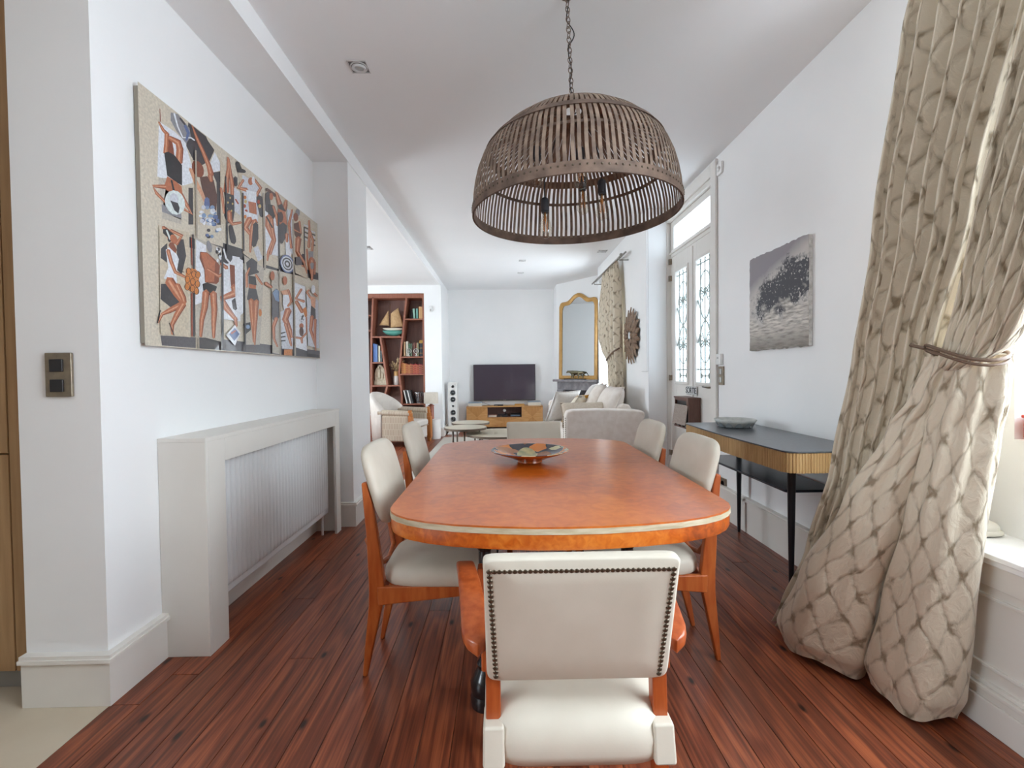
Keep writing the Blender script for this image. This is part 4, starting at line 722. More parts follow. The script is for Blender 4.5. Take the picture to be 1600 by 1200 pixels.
# ================================================================ right wall
# ---- wave picture
def wave_mat():
    m = bpy.data.materials.new('wave_canvas'); m.use_nodes = True; nt = m.node_tree; N = nt.nodes; L = nt.links; b = N['Principled BSDF']; b.inputs['Roughness'].default_value = .7
    tc = N.new('ShaderNodeTexCoord'); sp = N.new('ShaderNodeSeparateXYZ'); L.new(tc.outputs['UV'], sp.inputs[0])
    def math_(op, a, b_=None, c=None):
        n = N.new('ShaderNodeMath'); n.operation = op
        for i, v in enumerate((a, b_, c)):
            if v is None: continue
            if isinstance(v, (int, float)): n.inputs[i].default_value = v
            else: L.new(v, n.inputs[i])
        return n.outputs[0]
    def noise(scale, sx, sy, rot=0, det=8, dist=.0):
        mp = N.new('ShaderNodeMapping'); mp.inputs['Scale'].default_value = (sx, sy, 1); mp.inputs['Rotation'].default_value = (0, 0, rot); L.new(tc.outputs['UV'], mp.inputs[0])
        n = N.new('ShaderNodeTexNoise'); n.inputs['Scale'].default_value = scale; n.inputs['Detail'].default_value = det; n.inputs['Distortion'].default_value = dist; L.new(mp.outputs[0], n.inputs['Vector']); return n.outputs['Fac']
    def ramp(f, a, b_, ca=(0, 0, 0, 1), cb=(1, 1, 1, 1)):
        r = N.new('ShaderNodeValToRGB'); r.color_ramp.elements[0].position = a; r.color_ramp.elements[1].position = b_; r.color_ramp.elements[0].color = ca; r.color_ramp.elements[1].color = cb; L.new(f, r.inputs[0]); return r.outputs[0]
    def mix(f, a, b_):
        x_ = N.new('ShaderNodeMixRGB')
        for i, v in enumerate((f, a, b_)):
            if isinstance(v, tuple): x_.inputs[i].default_value = v
            else: L.new(v, x_.inputs[i])
        return x_.outputs[0]
    u, v = sp.outputs[0], sp.outputs[1]
    n1 = noise(5, 1, 1, 0, 9, .4); n2 = noise(14, 1, 1, 0, 9); n3 = noise(6, 1.2, 7, .55, 8)
    sky = mix(ramp(math_('ADD', math_('SUBTRACT', v, math_('MULTIPLY', u, .33)), math_('MULTIPLY', n1, .12)), .62, .78), lin('c3beb9'), lin('8f8a8f'))
    # dark face of the wave: blob in the middle broken by spray
    du = math_('MULTIPLY', math_('SUBTRACT', u, .60), 1.6); dv = math_('MULTIPLY', math_('SUBTRACT', v, math_('MULTIPLY_ADD', u, .22, .42)), 3.1)
    r2 = math_('ADD', math_('MULTIPLY', du, du), math_('MULTIPLY', dv, dv))
    n4 = noise(38, 1, 1, 0, 6)
    dark = math_('SUBTRACT', math_('ADD', math_('MULTIPLY', n1, 1.3), math_('MULTIPLY', n2, 1.4)), math_('MULTIPLY', r2, 1.0))
    dark = math_('SUBTRACT', dark, math_('MULTIPLY', math_('MAXIMUM', math_('SUBTRACT', n4, .54), 0.0), 5.0))
    c = mix(ramp(dark, .5, .85), sky, lin('4a4b50'))
    # foam below
    low = math_('SUBTRACT', math_('MULTIPLY_ADD', u, .06, .40), v)
    foamc = mix(ramp(n3, .34, .62), lin('8d8781'), lin('d8d2c9'))
    c = mix(ramp(math_('ADD', low, math_('MULTIPLY', math_('SUBTRACT', n1, .5), .9)), -.02, .1), c, foamc)
    c = mix(ramp(math_('ADD', math_('SUBTRACT', .2, v), math_('MULTIPLY', math_('SUBTRACT', n3, .5), .3)), -.06, .18), c, mix(ramp(n3, .35, .7), lin('716a63'), lin('a29b92')))
    L.new(c, b.inputs['Base Color']); MATS['wave_canvas'] = m
wave_mat(); pm('canvas_edge', 'c9c7c4', 'a5a3a0', rough=.7, scale=40)
wy0, wy1, wz0, wz1 = 2.645, 3.275, 1.335, 1.975
wp = thing('wave_picture', 'frameless monochrome picture of a breaking wave on the right wall', 'picture', (WR - .02, 2.96, wz0))
MB().box(WR - .024, WR - .002, wy0, wy1, wz0, wz1).build('backing_board', 'canvas_edge', wp)
m = MB()
# deckled sheet: uneven edge all round
N_ = 28; ring = []
for k in range(N_): ring.append((wy0 + (wy1 - wy0) * k / N_, wz0 - .004 + random.uniform(-.004, .004)))
for k in range(N_): ring.append((wy1 + .004 + random.uniform(-.003, .003), wz0 + (wz1 - wz0) * k / N_))
for k in range(N_): ring.append((wy1 - (wy1 - wy0) * k / N_, wz1 + .004 + random.uniform(-.004, .004)))
for k in range(N_): ring.append((wy0 - .003 + random.uniform(-.002, .002), wz1 - (wz1 - wz0) * k / N_))
m.prism(ring, WR - .028, WR - .025, 'yz'); o = m.build('sheet', 'wave_canvas', wp)
uvl = o.data.uv_layers.new(name='UVMap')
for lp in o.data.loops:
    co = o.data.vertices[lp.vertex_index].co + OFF[o.name]; uvl.data[lp.index].uv = ((wy1 - co.y) / (wy1 - wy0), (co.z - wz0) / (wz1 - wz0))

# ---- console table faced with split cane
pm('cane_slat', 'b08a58', 'c4a06c', rough=.55, scale=6, stretch=(14, 14, 1), rand=True, detail=5); pm('console_top', '45484c', '50545a', rough=.3, scale=60, coat=.1)
pm('console_steel', '23242a', rough=.3, metal=.3); pm('shelf_blue', '28303f', rough=.25, metal=.3)
ct = thing('console_table', 'narrow console table with split cane front and black tapered legs', 'console table', (1.55, 2.76, 0))
CX0, CX1, CY0, CY1 = 1.325, 1.772, 2.135, 3.39
def con_out(s=0):
    r = .06 - s * .5
    return [(CX1 - s * 0, CY0 + s), (CX1, CY1 - s)] + [(CX0 + s + r - r * math.sin(a), CY1 - s - r + r * math.cos(a)) for a in [PI / 2 * k / 6 for k in range(7)]] + [(CX0 + s - .018 * math.sin(PI * k / 10), CY1 - .1 - (CY1 - CY0 - .2) * k / 10) for k in range(1, 10)] + [(CX0 + s + r - r * math.cos(a), CY0 + s + r - r * math.sin(a)) for a in [PI / 2 * k / 6 for k in range(7)]]
po_ = con_out()
MB().prism(con_out(-.003), .803, .811).build('top', 'console_top', ct, bevel=.002)
MB().prism(con_out(.012), .705, .803).build('carcass', 'console_steel', ct)
# slats follow the outline
path = con_out(.004)[1:] + [con_out(.004)[0]]
seg = [(Vector((*a, 0)), Vector((*b, 0))) for a, b in zip(path[:-1], path[1:])]
tot = sum((b - a).length for a, b in seg); ns = 150; sl0 = None
for k in range(ns):
    d = tot * (k + .5) / ns
    for a, b in seg:
        l_ = (b - a).length
        if d <= l_: break
        d -= l_
    p = a.lerp(b, d / l_); dr = (b - a).normalized(); nrm = Vector((dr.y, -dr.x, 0))
    if nrm.dot(p - Vector((1.6, 2.76, 0))) < 0: nrm = -nrm
    if sl0 is None:
        w_ = tot / ns * .47
        mm = MB(); mm.add([(-w_, -.006, -.049), (w_, -.006, -.049), (w_, .001, -.049), (w_ * .5, .004, -.049), (-w_ * .5, .004, -.049), (-w_, .001, -.049)] + [(-w_, -.006, .0455), (w_, -.006, .0455), (w_, .001, .0455), (w_ * .5, .004, .0455), (-w_ * .5, .004, .0455), (-w_, .001, .0455)], [tuple(range(6)), tuple(range(6, 12))] + [(i, (i + 1) % 6, 6 + (i + 1) % 6, 6 + i) for i in range(6)])
        sl0 = mm.build('cane_slat', 'cane_slat', smooth=True, autos=30); o = sl0; o.parent = ct
    else:
        o = sl0.copy(); C.objects.link(o)
    o.location = p + Vector((0, 0, .756 + random.uniform(-.001, .001))) - OFF[ct.name]; o.rotation_euler = (0, 0, math.atan2(nrm.y, nrm.x) - PI / 2)
for lx, ly in ((1.487, 2.36), (1.46, 3.24), (1.725, 3.36), (1.725, 2.25)):
    MB().lathe([(.009, 0), (.011, .02), (.017, .4), (.021, .70), (.021, .706)], (lx, ly, 0), 16).build('leg', 'console_steel', ct, autos=40)
MB().prism([(1.475, 2.40), (1.49, 2.385), (1.765, 2.385), (1.765, 3.42), (1.49, 3.42), (1.475, 3.40)][:], .548, .562).build('shelf', 'shelf_blue', ct, bevel=.003)
# ---- scalloped bowl on the console
pm('scallop_ceramic', 'c9cac6', 'b5b8b4', rough=.35, scale=24); pm('scallop_dark', '8f979b', rough=.4)
bc = Vector((1.565, 3.10, .8115)); bw = thing('scalloped_bowl', 'white scalloped ceramic bowl standing on the console table', 'bowl', bc)
m = MB(); K = 72
pr = [(.03, .002, 0), (.075, .002, 0), (.105, .012, .25), (.125, .035, .8), (.135, .052, 1), (.130, .054, 1), (.118, .036, .8), (.095, .014, .3), (.05, .008, 0), (.001, .007, 0)]
def sb(u, v):
    r, z, e = pr[round(v * 9)]; a = 2 * PI * u; s_ = 1 - .055 * e * (1 - abs(math.cos(a * 6)))
    return (bc.x + r * s_ * math.cos(a), bc.y + r * s_ * math.sin(a), bc.z + z)
m.grid(sb, K, 10, True); m.build('scalloped_body', 'scallop_ceramic', bw, smooth=True)
for k in range(12):
    a = 2 * PI * (k + .5) / 12; m = MB()
    def sc_(u, v, a=a):
        b = a + (u - .5) * .46; h_ = .03 * (1 - (2 * u - 1) ** 2); r_ = .078 + .047 * min(1, v * h_ / .034) ** .6 if False else .106 + (.004 + v * h_) * .52
        return (bc.x + r_ * math.cos(b), bc.y + r_ * math.sin(b), bc.z + .004 + v * h_)
    m.grid(sc_, 9, 5); m.build('scallop', 'scallop_dark', bw, smooth=True)

# ---- small fittings on the right wall
so = thing('wall_socket', 'brass wall socket low on the wall under the console table', 'socket', (WR, 3.73, .27))
MB().box(WR - .01, WR, 3.677, 3.785, .222, .315).build('plate', 'brass_plate', so, bevel=.003); MB().lathe([(.024, 0), (.024, .003), (.02, .003), (.019, -.0), (.0005, 0)], (0, 0, 0), 18).xf(T(WR - .0105, 3.731, .268) @ Ry(-PI / 2)).build('outlet', 'black_plastic', so)
th = thing('thermostat', 'white thermostat on the wall beside the front door', 'thermostat', (WR, 3.77, 1.285))
MB().box(WR - .026, WR, 3.735, 3.815, 1.24, 1.332).build('case', 'white_plastic', th, bevel=.005); MB().box(WR - .028, WR - .024, 3.755, 3.797, 1.265, 1.312).build('dial', 'white_plastic', th, bevel=.002); MB().box(WR - .0285, WR - .0275, 3.763, 3.79, 1.29, 1.305).build('display', 'steel', th)
s2 = thing('light_switch', 'metal double switch plate below the thermostat by the front door', 'light switch', (WR, 3.76, 1.15))
MB().box(WR - .013, WR, 3.715, 3.795, 1.075, 1.228).build('plate', 'brass_plate', s2, bevel=.003)
for zc in (1.185, 1.118): MB().box(WR - .02, WR - .011, 3.735, 3.775, zc - .022, zc + .022).build('rocker', 'steel', s2, bevel=.003)
s3 = thing('wall_sensor', 'small white plastic box high on the wall beside the door frame', 'sensor', (WR, 3.765, 2.84))
MB().box(WR - .02, WR, 3.725, 3.81, 2.795, 2.888).build('case', 'white_plastic', s3, bevel=.005); MB().lathe([(.022, 0), (.022, .004), (.0005, .007)], (0, 0, 0), 14).xf(T(WR - .02, 3.768, 2.84) @ Ry(-PI / 2)).build('lens', 'white_plastic', s3, smooth=True)

# ---- front door: casing, leaf with two ironwork lights, transom
dm = MB()
dm.box(WR - .022, WR, 3.825, 3.925, 0, 2.95).box(WR - .02, WR, 3.926, 5.03, 2.84, 2.95)          # casing
dm.box(WR - .002, 1.86, 3.915, 3.935, 0, 2.86).box(WR - .002, 1.86, 5.03, 5.05, 0, 2.86).box(WR - .002, 1.86, 3.92, 5.05, 2.80, 2.86)
dr = struct(dm.build('door_1', 'door_paint', bevel=.005))
MB().box(1.83, 1.88, 3.935, 5.03, 2.735, 2.80).box(1.83, 1.88, 3.935, 5.03, 2.42, 2.50).box(1.83, 1.88, 3.935, 4.03, 2.5, 2.735).box(1.83, 1.88, 4.935, 5.03, 2.5, 2.735).box(1.815, 1.835, 3.935, 5.03, 2.455, 2.475).build('transom_frame', 'door_paint', dr, bevel=.004)
MB().box(1.858, 1.860, 4.03, 4.935, 2.5, 2.735).build('pane', 'frosted_glass', dr)
lf = MB(); G1, G2, GZ0, GZ1 = (4.055, 4.36), (4.575, 4.88), 1.085, 2.235
x0, x1 = 1.835, 1.88
lf.box(x0, x1, 3.94, 4.055, .02, 2.42).box(x0, x1, 4.36, 4.575, .02, 2.42).box(x0, x1, 4.88, 5.025, .02, 2.42)
for g in (G1, G2): lf.box(x0, x1, g[0], g[1], .02, GZ0).box(x0, x1, g[0], g[1], GZ1, 2.42)
leaf = lf.build('door_leaf', 'door_paint', dr, bevel=.002)
for g in (G1, G2):
    f_ = MB(); t = .03; a, b = g[0] - t, g[1] + t
    frame4(f_, 1.822, 1.84, a, b, GZ0 - t, GZ1 + t, t); f_.build('glazing_bead', 'door_paint', leaf, bevel=.006)
    MB().box(1.860, 1.862, g[0], g[1], GZ0, GZ1).build('pane', 'frosted_glass', leaf)
MB().box(1.825, 1.84, 4.44, 4.495, .1, 2.4).build('cover_strip', 'door_paint', leaf, bevel=.005)
for y0, y1, z0, z1 in ((4.05, 4.42, .15, .60), (4.52, 4.9, .15, .60)):
    MB().box(1.828, 1.837, y0, y1, z0, z1).build('lower_panel', 'door_paint', leaf, bevel=.006)
pm('wrought_iron', 'a3ada9', rough=.5, metal=.2)
def scroll(mb, cy, cz, r, turns, d, flip, X):
    pts = []
    for k in range(26):
        t = k / 25; a = turns * 2 * PI * t; rr = r * (1 - .8 * t); pts.append((X, cy + flip * rr * math.sin(a), cz + d * rr * math.cos(a)))
    mb.tube(pts, .006, 5)
for g in (G1, G2):
    m = MB(); X = 1.850; c = (g[0] + g[1]) / 2; hw = (g[1] - g[0]) / 2; zm = (GZ0 + GZ1) / 2
    for yy in (c, c - hw * .62, c + hw * .62): m.tube([(X, yy, GZ0), (X, yy, GZ1)], .0075, 6)
    m.tube([(X, g[0], GZ0 + .12), (X, g[1], GZ0 + .12)], .007, 6).tube([(X, g[0], GZ1 - .04), (X, g[1], GZ1 - .04)], .007, 6)
    for d, zz in ((1, GZ0 + .32), (-1, GZ1 - .26)):
        for fl_ in (-1, 1):
            scroll(m, c, zz, hw * .92, .62, -d, fl_, X); scroll(m, c + fl_ * hw * .45, zz + d * .05, hw * .42, 1.1, d, fl_, X)
            m.tube([(X, c, zz + d * .02), (X, c + fl_ * .03, zz + d * .09), (X, c + fl_ * .065, zz + d * .14)], .006, 5)
        m.ellipsoid((X, c, zz + d * .04), (.008, .014, .04), 8, 6)
    for fl_ in (-1, 1):
        m.tube([(X, c + fl_ * hw, zm + .2), (X, c + fl_ * .05, zm + .03), (X, c, zm), (X, c + fl_ * .05, zm - .03), (X, c + fl_ * hw, zm - .2)], .0075, 5)
        m.ellipsoid((X, c + fl_ * hw * .5, GZ0 + .06), (.006, .025, .025), 10, 6)
    m.ellipsoid((X, c, zm), (.008, .022, .035), 10, 8); m.tube([(X, c - hw * .5, GZ0 + .06), (X, c + hw * .5, GZ0 + .06)], .0075, 5)
    m.build('ironwork_grille', 'wrought_iron', leaf, smooth=True)
for zz in (2.38, 2.2, 1.12, .3): MB().tube([(1.815, 5.032, zz - .03), (1.815, 5.032, zz + .03)], .008, 8).box(1.81, 1.835, 5.0, 5.035, zz - .028, zz + .028).build('hinge', 'brass_plate', dr, autos=40)
MB().tube([(1.835, 4.0, 1.045), (1.79, 4.0, 1.045), (1.785, 4.02, 1.045), (1.785, 4.12, 1.05)], .008, 8).build('door_handle', 'old_brass', leaf, smooth=True)
# enamel sign
pm('enamel_white', 'e2e3e3', rough=.25); pm('enamel_black', '222428', rough=.35)
sg = thing('exit_sign', 'small white enamel sign reading SORTIE on the front door', 'sign', (1.82, 4.455, 1.0))
MB().box(1.816, 1.8255, 4.335, 4.575, .958, 1.042).build('plate', 'enamel_white', sg, bevel=.003)
for k in range(9):
    for z0 in (.961, 1.034): MB().box(1.8152, 1.8165, 4.345 + k * .025, 4.357 + k * .025, z0, z0 + .005).build('border_dash', 'enamel_black', sg)
tcu = bpy.data.curves.new('lettering', 'FONT'); tcu.body = 'SORTIE'; tcu.size = .082; tcu.align_x = 'CENTER'; tcu.align_y = 'CENTER'; tcu.extrude = .0008; tcu.offset = .001; tcu.space_character = .95
to = bpy.data.objects.new('lettering_tmp', tcu); C.objects.link(to); bpy.context.view_layer.update()
lme_ = bpy.data.meshes.new_from_object(to.evaluated_get(bpy.context.evaluated_depsgraph_get())); bpy.data.objects.remove(to)
lme_.name = 'lettering'; lme_.materials.clear(); lme_.materials.append(MATS['enamel_black']); lo = bpy.data.objects.new('lettering', lme_); C.objects.link(lo); lo.parent = sg
lo.location = Vector((1.8152, 4.455, .999)) - OFF[sg.name]; lo.rotation_euler = (PI / 2, 0, -PI / 2)
# wooden letter box hung on the door
pm('walnut', '5c4038', '6e4f44', rough=.45, scale=5, stretch=(8, 8, 1)); pm('hammered_flap', 'a2948a', '8d8078', rough=.5, scale=80, bump=.3, bscale=90)
lb = thing('letter_box', 'brown wooden letter box with a hammered flap on the front door', 'letter box', (1.83, 4.45, .65))
bx0 = 1.722
m = MB(); m.box(bx0, 1.834, 4.275, 4.292, .655, .925).box(bx0, 1.834, 4.618, 4.635, .655, .925).box(bx0 - .008, 1.834, 4.27, 4.64, .925, .94).box(bx0 - .004, 1.834, 4.27, 4.64, .64, .655).box(1.822, 1.834, 4.29, 4.62, .655, .925); m.build('case', 'walnut', lb, bevel=.003)
MB().box(bx0 + .02, 1.80, 4.292, 4.618, .656, .924).build('dark_inside', 'black_plastic', lb)
MB().box(bx0 - .003, bx0 + .01, 4.292, 4.33, .86, .925).build('front_stile', 'walnut', lb); MB().box(bx0 - .004, bx0 + .02, 4.285, 4.625, .905, .926).build('front_rail', 'walnut', lb)
m = MB(); m.hexa([(bx0 - .028, 4.30, .675), (bx0 - .022, 4.30, .675), (bx0 - .022, 4.625, .675), (bx0 - .028, 4.625, .675), (bx0 - .002, 4.30, .865), (bx0 + .004, 4.30, .865), (bx0 + .004, 4.625, .865), (bx0 - .002, 4.625, .865)]); m.build('flap', 'hammered_flap', lb)
m = MB(); [m.box(bx0 - .006, bx0 + .0, yy, yy + .03, .655, .668) for yy in (4.32, 4.42, 4.52)]; m.build('flap_clip', 'steel', lb)

# ---- things on the window bench
pm('red_enamel', 'c4483a', rough=.3); pm('ivory_cloth', 'd9d4c8', rough=.8)
rb = thing('red_box', 'small red box standing on the window ledge behind the curtain', 'box', (1.85, 1.52, WZ0))
MB().box(1.80, 1.90, 1.46, 1.572, WZ0 + .0045, WZ0 + .08).build('box_body', 'red_enamel', rb, bevel=.012, seg=3); MB().box(1.798, 1.902, 1.458, 1.574, WZ0 + .08, WZ0 + .092).build('lid', 'red_enamel', rb, bevel=.004)
# ================================================================ curtains
def curtain_mat():
    m = bpy.data.materials.new('lattice_damask'); m.use_nodes = True; nt = m.node_tree; N = nt.nodes; L = nt.links; b = N['Principled BSDF']
    b.inputs['Roughness'].default_value = .42; b.inputs['Sheen Weight'].default_value = .15; b.inputs['Specular IOR Level'].default_value = .45
    tc = N.new('ShaderNodeTexCoord'); nz = N.new('ShaderNodeTexNoise'); nz.inputs['Scale'].default_value = 7; nz.inputs['Detail'].default_value = 5; L.new(tc.outputs['UV'], nz.inputs['Vector'])
    sp = N.new('ShaderNodeSeparateXYZ'); L.new(tc.outputs['UV'], sp.inputs[0])
    def M(op, a, b_=None, c=None):
        n = N.new('ShaderNodeMath'); n.operation = op
        for i, v in enumerate((a, b_, c)):
            if v is None: continue
            if isinstance(v, (int, float)): n.inputs[i].default_value = v
            else: L.new(v, n.inputs[i])
        return n.outputs[0]
    wob = M('MULTIPLY', M('SUBTRACT', nz.outputs['Fac'], .5), .9)
    a = M('ADD', M('ADD', M('MULTIPLY', sp.outputs[0], 7.2), M('MULTIPLY', sp.outputs[1], 5.6)), wob)
    c = M('ADD', M('SUBTRACT', M('MULTIPLY', sp.outputs[0], 7.2), M('MULTIPLY', sp.outputs[1], 5.6)), wob)
    la = M('ABSOLUTE', M('SUBTRACT', M('FRACT', a), .5)); lc = M('ABSOLUTE', M('SUBTRACT', M('FRACT', c), .5))
    mn = M('MINIMUM', la, lc)                      # distance to the nearest lattice line
    both = M('ADD', la, lc)                        # small at crossings
    line = M('SUBTRACT', 1.0, M('SMOOTHSTEP' if False else 'MULTIPLY', mn, 7.0)); line = M('MAXIMUM', line, 0.0)
    blot = M('MAXIMUM', M('SUBTRACT', 1.0, M('MULTIPLY', both, 3.2)), 0.0)
    n2 = N.new('ShaderNodeTexNoise'); n2.inputs['Scale'].default_value = 19; n2.inputs['Detail'].default_value = 7; L.new(tc.outputs['UV'], n2.inputs['Vector'])
    msk = M('MULTIPLY', M('ADD', M('MULTIPLY', line, .44), M('MULTIPLY', blot, .95)), M('MULTIPLY_ADD', n2.outputs['Fac'], 3.8, -1.2))
    cr = N.new('ShaderNodeValToRGB'); cr.color_ramp.elements[0].position = .05; cr.color_ramp.elements[0].color = lin('d2c6b1'); cr.color_ramp.elements[1].position = .75; cr.color_ramp.elements[1].color = lin('8f806a')
    L.new(msk, cr.inputs[0]); L.new(cr.outputs[0], b.inputs['Base Color'])
    n3 = N.new('ShaderNodeTexNoise'); n3.inputs['Scale'].default_value = 22; n3.inputs['Detail'].default_value = 8; n3.inputs['Distortion'].default_value = .8; L.new(tc.outputs['UV'], n3.inputs['Vector'])
    h = M('SUBTRACT', M('MULTIPLY', n3.outputs['Fac'], 1.0), M('MULTIPLY', line, .45))
    bp = N.new('ShaderNodeBump'); bp.inputs['Strength'].default_value = .55; bp.inputs['Distance'].default_value = .009; L.new(h, bp.inputs['Height']); L.new(bp.outputs[0], b.inputs['Normal'])
    MATS['lattice_damask'] = m
curtain_mat(); pm('tie_cord', '6a5444', rough=.6); pm('rod_metal', '9a9690', rough=.35, metal=.8)
def cloth(name, fn, nu, nv, wid, hgt, parent, closeu=False, solid=.004):
    o = MB().grid(fn, nu, nv, closeu).build(name, 'lattice_damask', parent, smooth=True, solid=solid)
    me = o.data; uv = me.uv_layers.new(name='UVMap'); mu = nu
    for p in me.polygons:
        ids = [(me.loops[l].vertex_index % mu, me.loops[l].vertex_index // mu) for l in p.loop_indices]
        wrap = closeu and max(i for i, _ in ids) == mu - 1 and min(i for i, _ in ids) == 0
        for l, (i, j) in zip(p.loop_indices, ids):
            ii = mu if (wrap and i == 0) else i
            uv.data[l].uv = (ii / (mu if closeu else mu - 1) * wid, (1 - j / (nv - 1)) * hgt)
    return o
def interp(tab, z):
    """tab sorted by falling z: rows (z, a, b, ...); smooth interpolation"""
    if z >= tab[0][0]: return tab[0][1:]
    for r0, r1 in zip(tab[:-1], tab[1:]):
        if z >= r1[0]:
            t = (r0[0] - z) / (r0[0] - r1[0]); t = t * t * (3 - 2 * t) * .5 + t * .5
            return tuple(a + (b - a) * t for a, b in zip(r0[1:], r1[1:]))
    return tab[-1][1:]
cu = thing('curtain', 'long taupe lattice curtain tied back beside the near window', 'curtain', (1.45, 1.7, 0))
# (a) part that falls straight from the rod, behind the tied part
TA = [(2.76, 1.50, 1.60, 1.53, 1.13), (2.4, 1.475, 1.69, 1.52, 1.22), (1.7, 1.45, 1.79, 1.49, 1.38), (1.25, 1.425, 1.86, 1.47, 1.50), (.8, 1.39, 1.92, 1.47, 1.62), (.4, 1.34, 2.00, 1.46, 1.70), (.1, 1.285, 2.09, 1.46, 1.76), (.012, 1.265, 2.12, 1.45, 1.78)]
def fa(u, v):
    z = 2.76 * (1 - v) + .012 * v; x0, y0, x1, y1 = interp(TA, z)
    am = .030 + .012 * math.sin(v * 7)
    ph = u * 2 * PI * 7.5 + .7 * math.sin(u * 9) + .35 * math.sin(v * 5 + u * 3)
    s_ = math.sin(ph); s_ = math.copysign(abs(s_) ** .8, s_)
    x = x0 + (x1 - x0) * u + am * s_ * (1 + .2 * math.sin(u * 5)); y = y0 + (y1 - y0) * u + .011 * math.cos(ph)
    return (x, y, z)
cloth('hanging_fold', fa, 150, 60, 1.5, 2.75, cu)
# (b) swag drawn from the far side of the rod into the tie
def fb(u, v):
    z = 2.76 * (1 - v) + 1.225 * v; k = (z - 1.225) / 1.535
    yl = 1.475 - .30 * k ** .8; yr = 1.315 - .42 * max(k, 0) ** .5
    xl = 1.405 + .09 * k; sag = .05 * math.sin(PI * min(1, k * 1.5)) * u
    ph = u * 2 * PI * 7 + .8 * math.sin(u * 7 + 1)
    am = .006 + .034 * min(1, k * 3.0)
    y = yl + (yr - yl) * u; x = xl + .05 * u * k - sag + am * math.sin(ph) - .035 * math.sin(PI * u) * (1 - k) ** 4
    return (x, y + .008 * math.cos(ph) * min(1, k * 3), z + .06 * u * (1 - k) ** 3 * 0 - .035 * math.sin(PI * u) * (1 - k) ** 6)
cloth('swag', fb, 150, 50, 1.7, 1.55, cu)
# (c) two billowing folds below the tie
def lobe(name, tab, seed, twist=0.0):
    rr = random.Random(seed); phs = [rr.uniform(0, 6.28) for _ in range(8)]
    ax = Vector((.72, -.69, 0)); bx_ = Vector((.69, .72, 0))
    def fn(u, v):
        z = 1.235 * (1 - v) + .006 * v; cx, cy, ra, rb = interp(tab, z)
        a = 2 * PI * u
        w = 1 + (.16 * (1 - v) ** 2) * math.sin(9 * a + phs[0]) + .07 * math.sin(3 * a + phs[1] + 1.5 * v) + .045 * math.sin(5 * a + phs[2] - 3 * v) + .018 * math.sin(11 * a + 8 * v + phs[3]) + .012 * math.sin(17 * v + 4 * a + phs[4])
        p = Vector((cx, cy, z)) + ax * (ra * w * math.cos(a)) + bx_ * (rb * w * math.sin(a))
        if v > .9: p.z += .016 * (math.sin(3 * a + phs[5]) + 1) * (v - .9) / .1
        return p
    return cloth(name, fn, 110, 60, 1.25, 1.25, cu, closeu=True, solid=0)
lobe('fold', [(1.235, 1.432, 1.452, .055, .045), (1.1, 1.425, 1.49, .062, .05), (1.0, 1.41, 1.535, .075, .055), (.7, 1.365, 1.655, .100, .085), (.35, 1.325, 1.785, .140, .12), (.1, 1.315, 1.845, .170, .14), (.006, 1.325, 1.86, .145, .12)], 3)
lobe('fold', [(1.235, 1.438, 1.368, .062, .045), (1.1, 1.445, 1.395, .073, .05), (1.0, 1.448, 1.425, .080, .055), (.7, 1.452, 1.482, .096, .078), (.35, 1.452, 1.545, .116, .095), (.1, 1.44, 1.578, .134, .11), (.006, 1.435, 1.58, .112, .09)], 11)
# tie: thin braided cord round the gathers
pts = []
for k in range(41):
    a = 2 * PI * k / 40
    pts.append((1.428 + .085 * math.cos(a) - .02 * 0, 1.405 + .118 * math.sin(a) + .03 * math.cos(a), 1.245 + .035 * math.sin(a) ** 1 * .55 - .012 * math.sin(2 * a)))
tm = MB(); tm.tube(pts, .0055, 6, caps=False); tm.tube([(p[0] * 1.0, p[1], p[2] - .014) for p in pts], .0045, 6, caps=False); tm.tube([(1.36, 1.47, 1.262), (1.37, 1.53, 1.275), (1.40, 1.56, 1.28)], .006, 6); tm.build('tieback_cord', 'tie_cord', cu, smooth=True)
rod = thing('curtain_rod', 'metal curtain rod above the near window', 'curtain rod', (1.52, .5, 2.79))
MB().tube([(1.52, -1.6, 2.79), (1.52, 1.70, 2.79)], .012, 10).build('pole', 'rod_metal', rod, smooth=True)
for yy in (-1.5, 1.66): MB().tube([(1.52, yy, 2.79), (WR, yy, 2.79)], .008, 8).build('bracket', 'rod_metal', rod, smooth=True)
for k in range(9): MB().lathe([(.019, -.002), (.022, -.002), (.022, .002), (.019, .002)], (0, 0, 0), 14, closed=True).xf(T(1.52, 1.58 - k * .09, 2.785) @ Rx(PI / 2)).build('ring', 'rod_metal', rod)

# ---- living room curtain
c2 = thing('curtain', 'taupe lattice curtain drawn to one side of the living room window', 'curtain', (1.5, 6.3, 0))
TF = [(2.66, 6.20, 7.06), (2.45, 6.16, 7.04), (2.2, 6.11, 7.20), (1.95, 6.08, 7.29), (1.7, 6.07, 7.20), (1.5, 6.07, 6.98), (1.40, 6.07, 6.75), (1.33, 6.07, 6.59), (1.0, 6.07, 6.57), (.012, 6.06, 6.59)]
def ff(u, v):
    z = 2.66 * (1 - v) + .012 * v; y0, y1 = interp(TF, z); ph = u * 2 * PI * 7 + .6 * math.sin(u * 8)
    bul = .04 * math.exp(-((z - 1.6) / .35) ** 2) * math.sin(PI * u)
    top = .03 * max(0, (z - 2.5) / .16)
    return (1.53 - bul + (.05 - .028 * max(0, (z - 2.4) / .26)) * math.sin(ph) , y0 + (y1 - y0) * u, z + top * math.sin(ph * .5))
cloth('curtain_panel', ff, 130, 50, 1.6, 2.65, c2)
MB().tube([(1.52, 6.06, 1.50), (1.465, 6.16, 1.46), (1.45, 6.36, 1.40), (1.455, 6.54, 1.355), (1.5, 6.60, 1.345)], .011, 6).build('tieback_cord', 'tie_cord', c2, smooth=True)
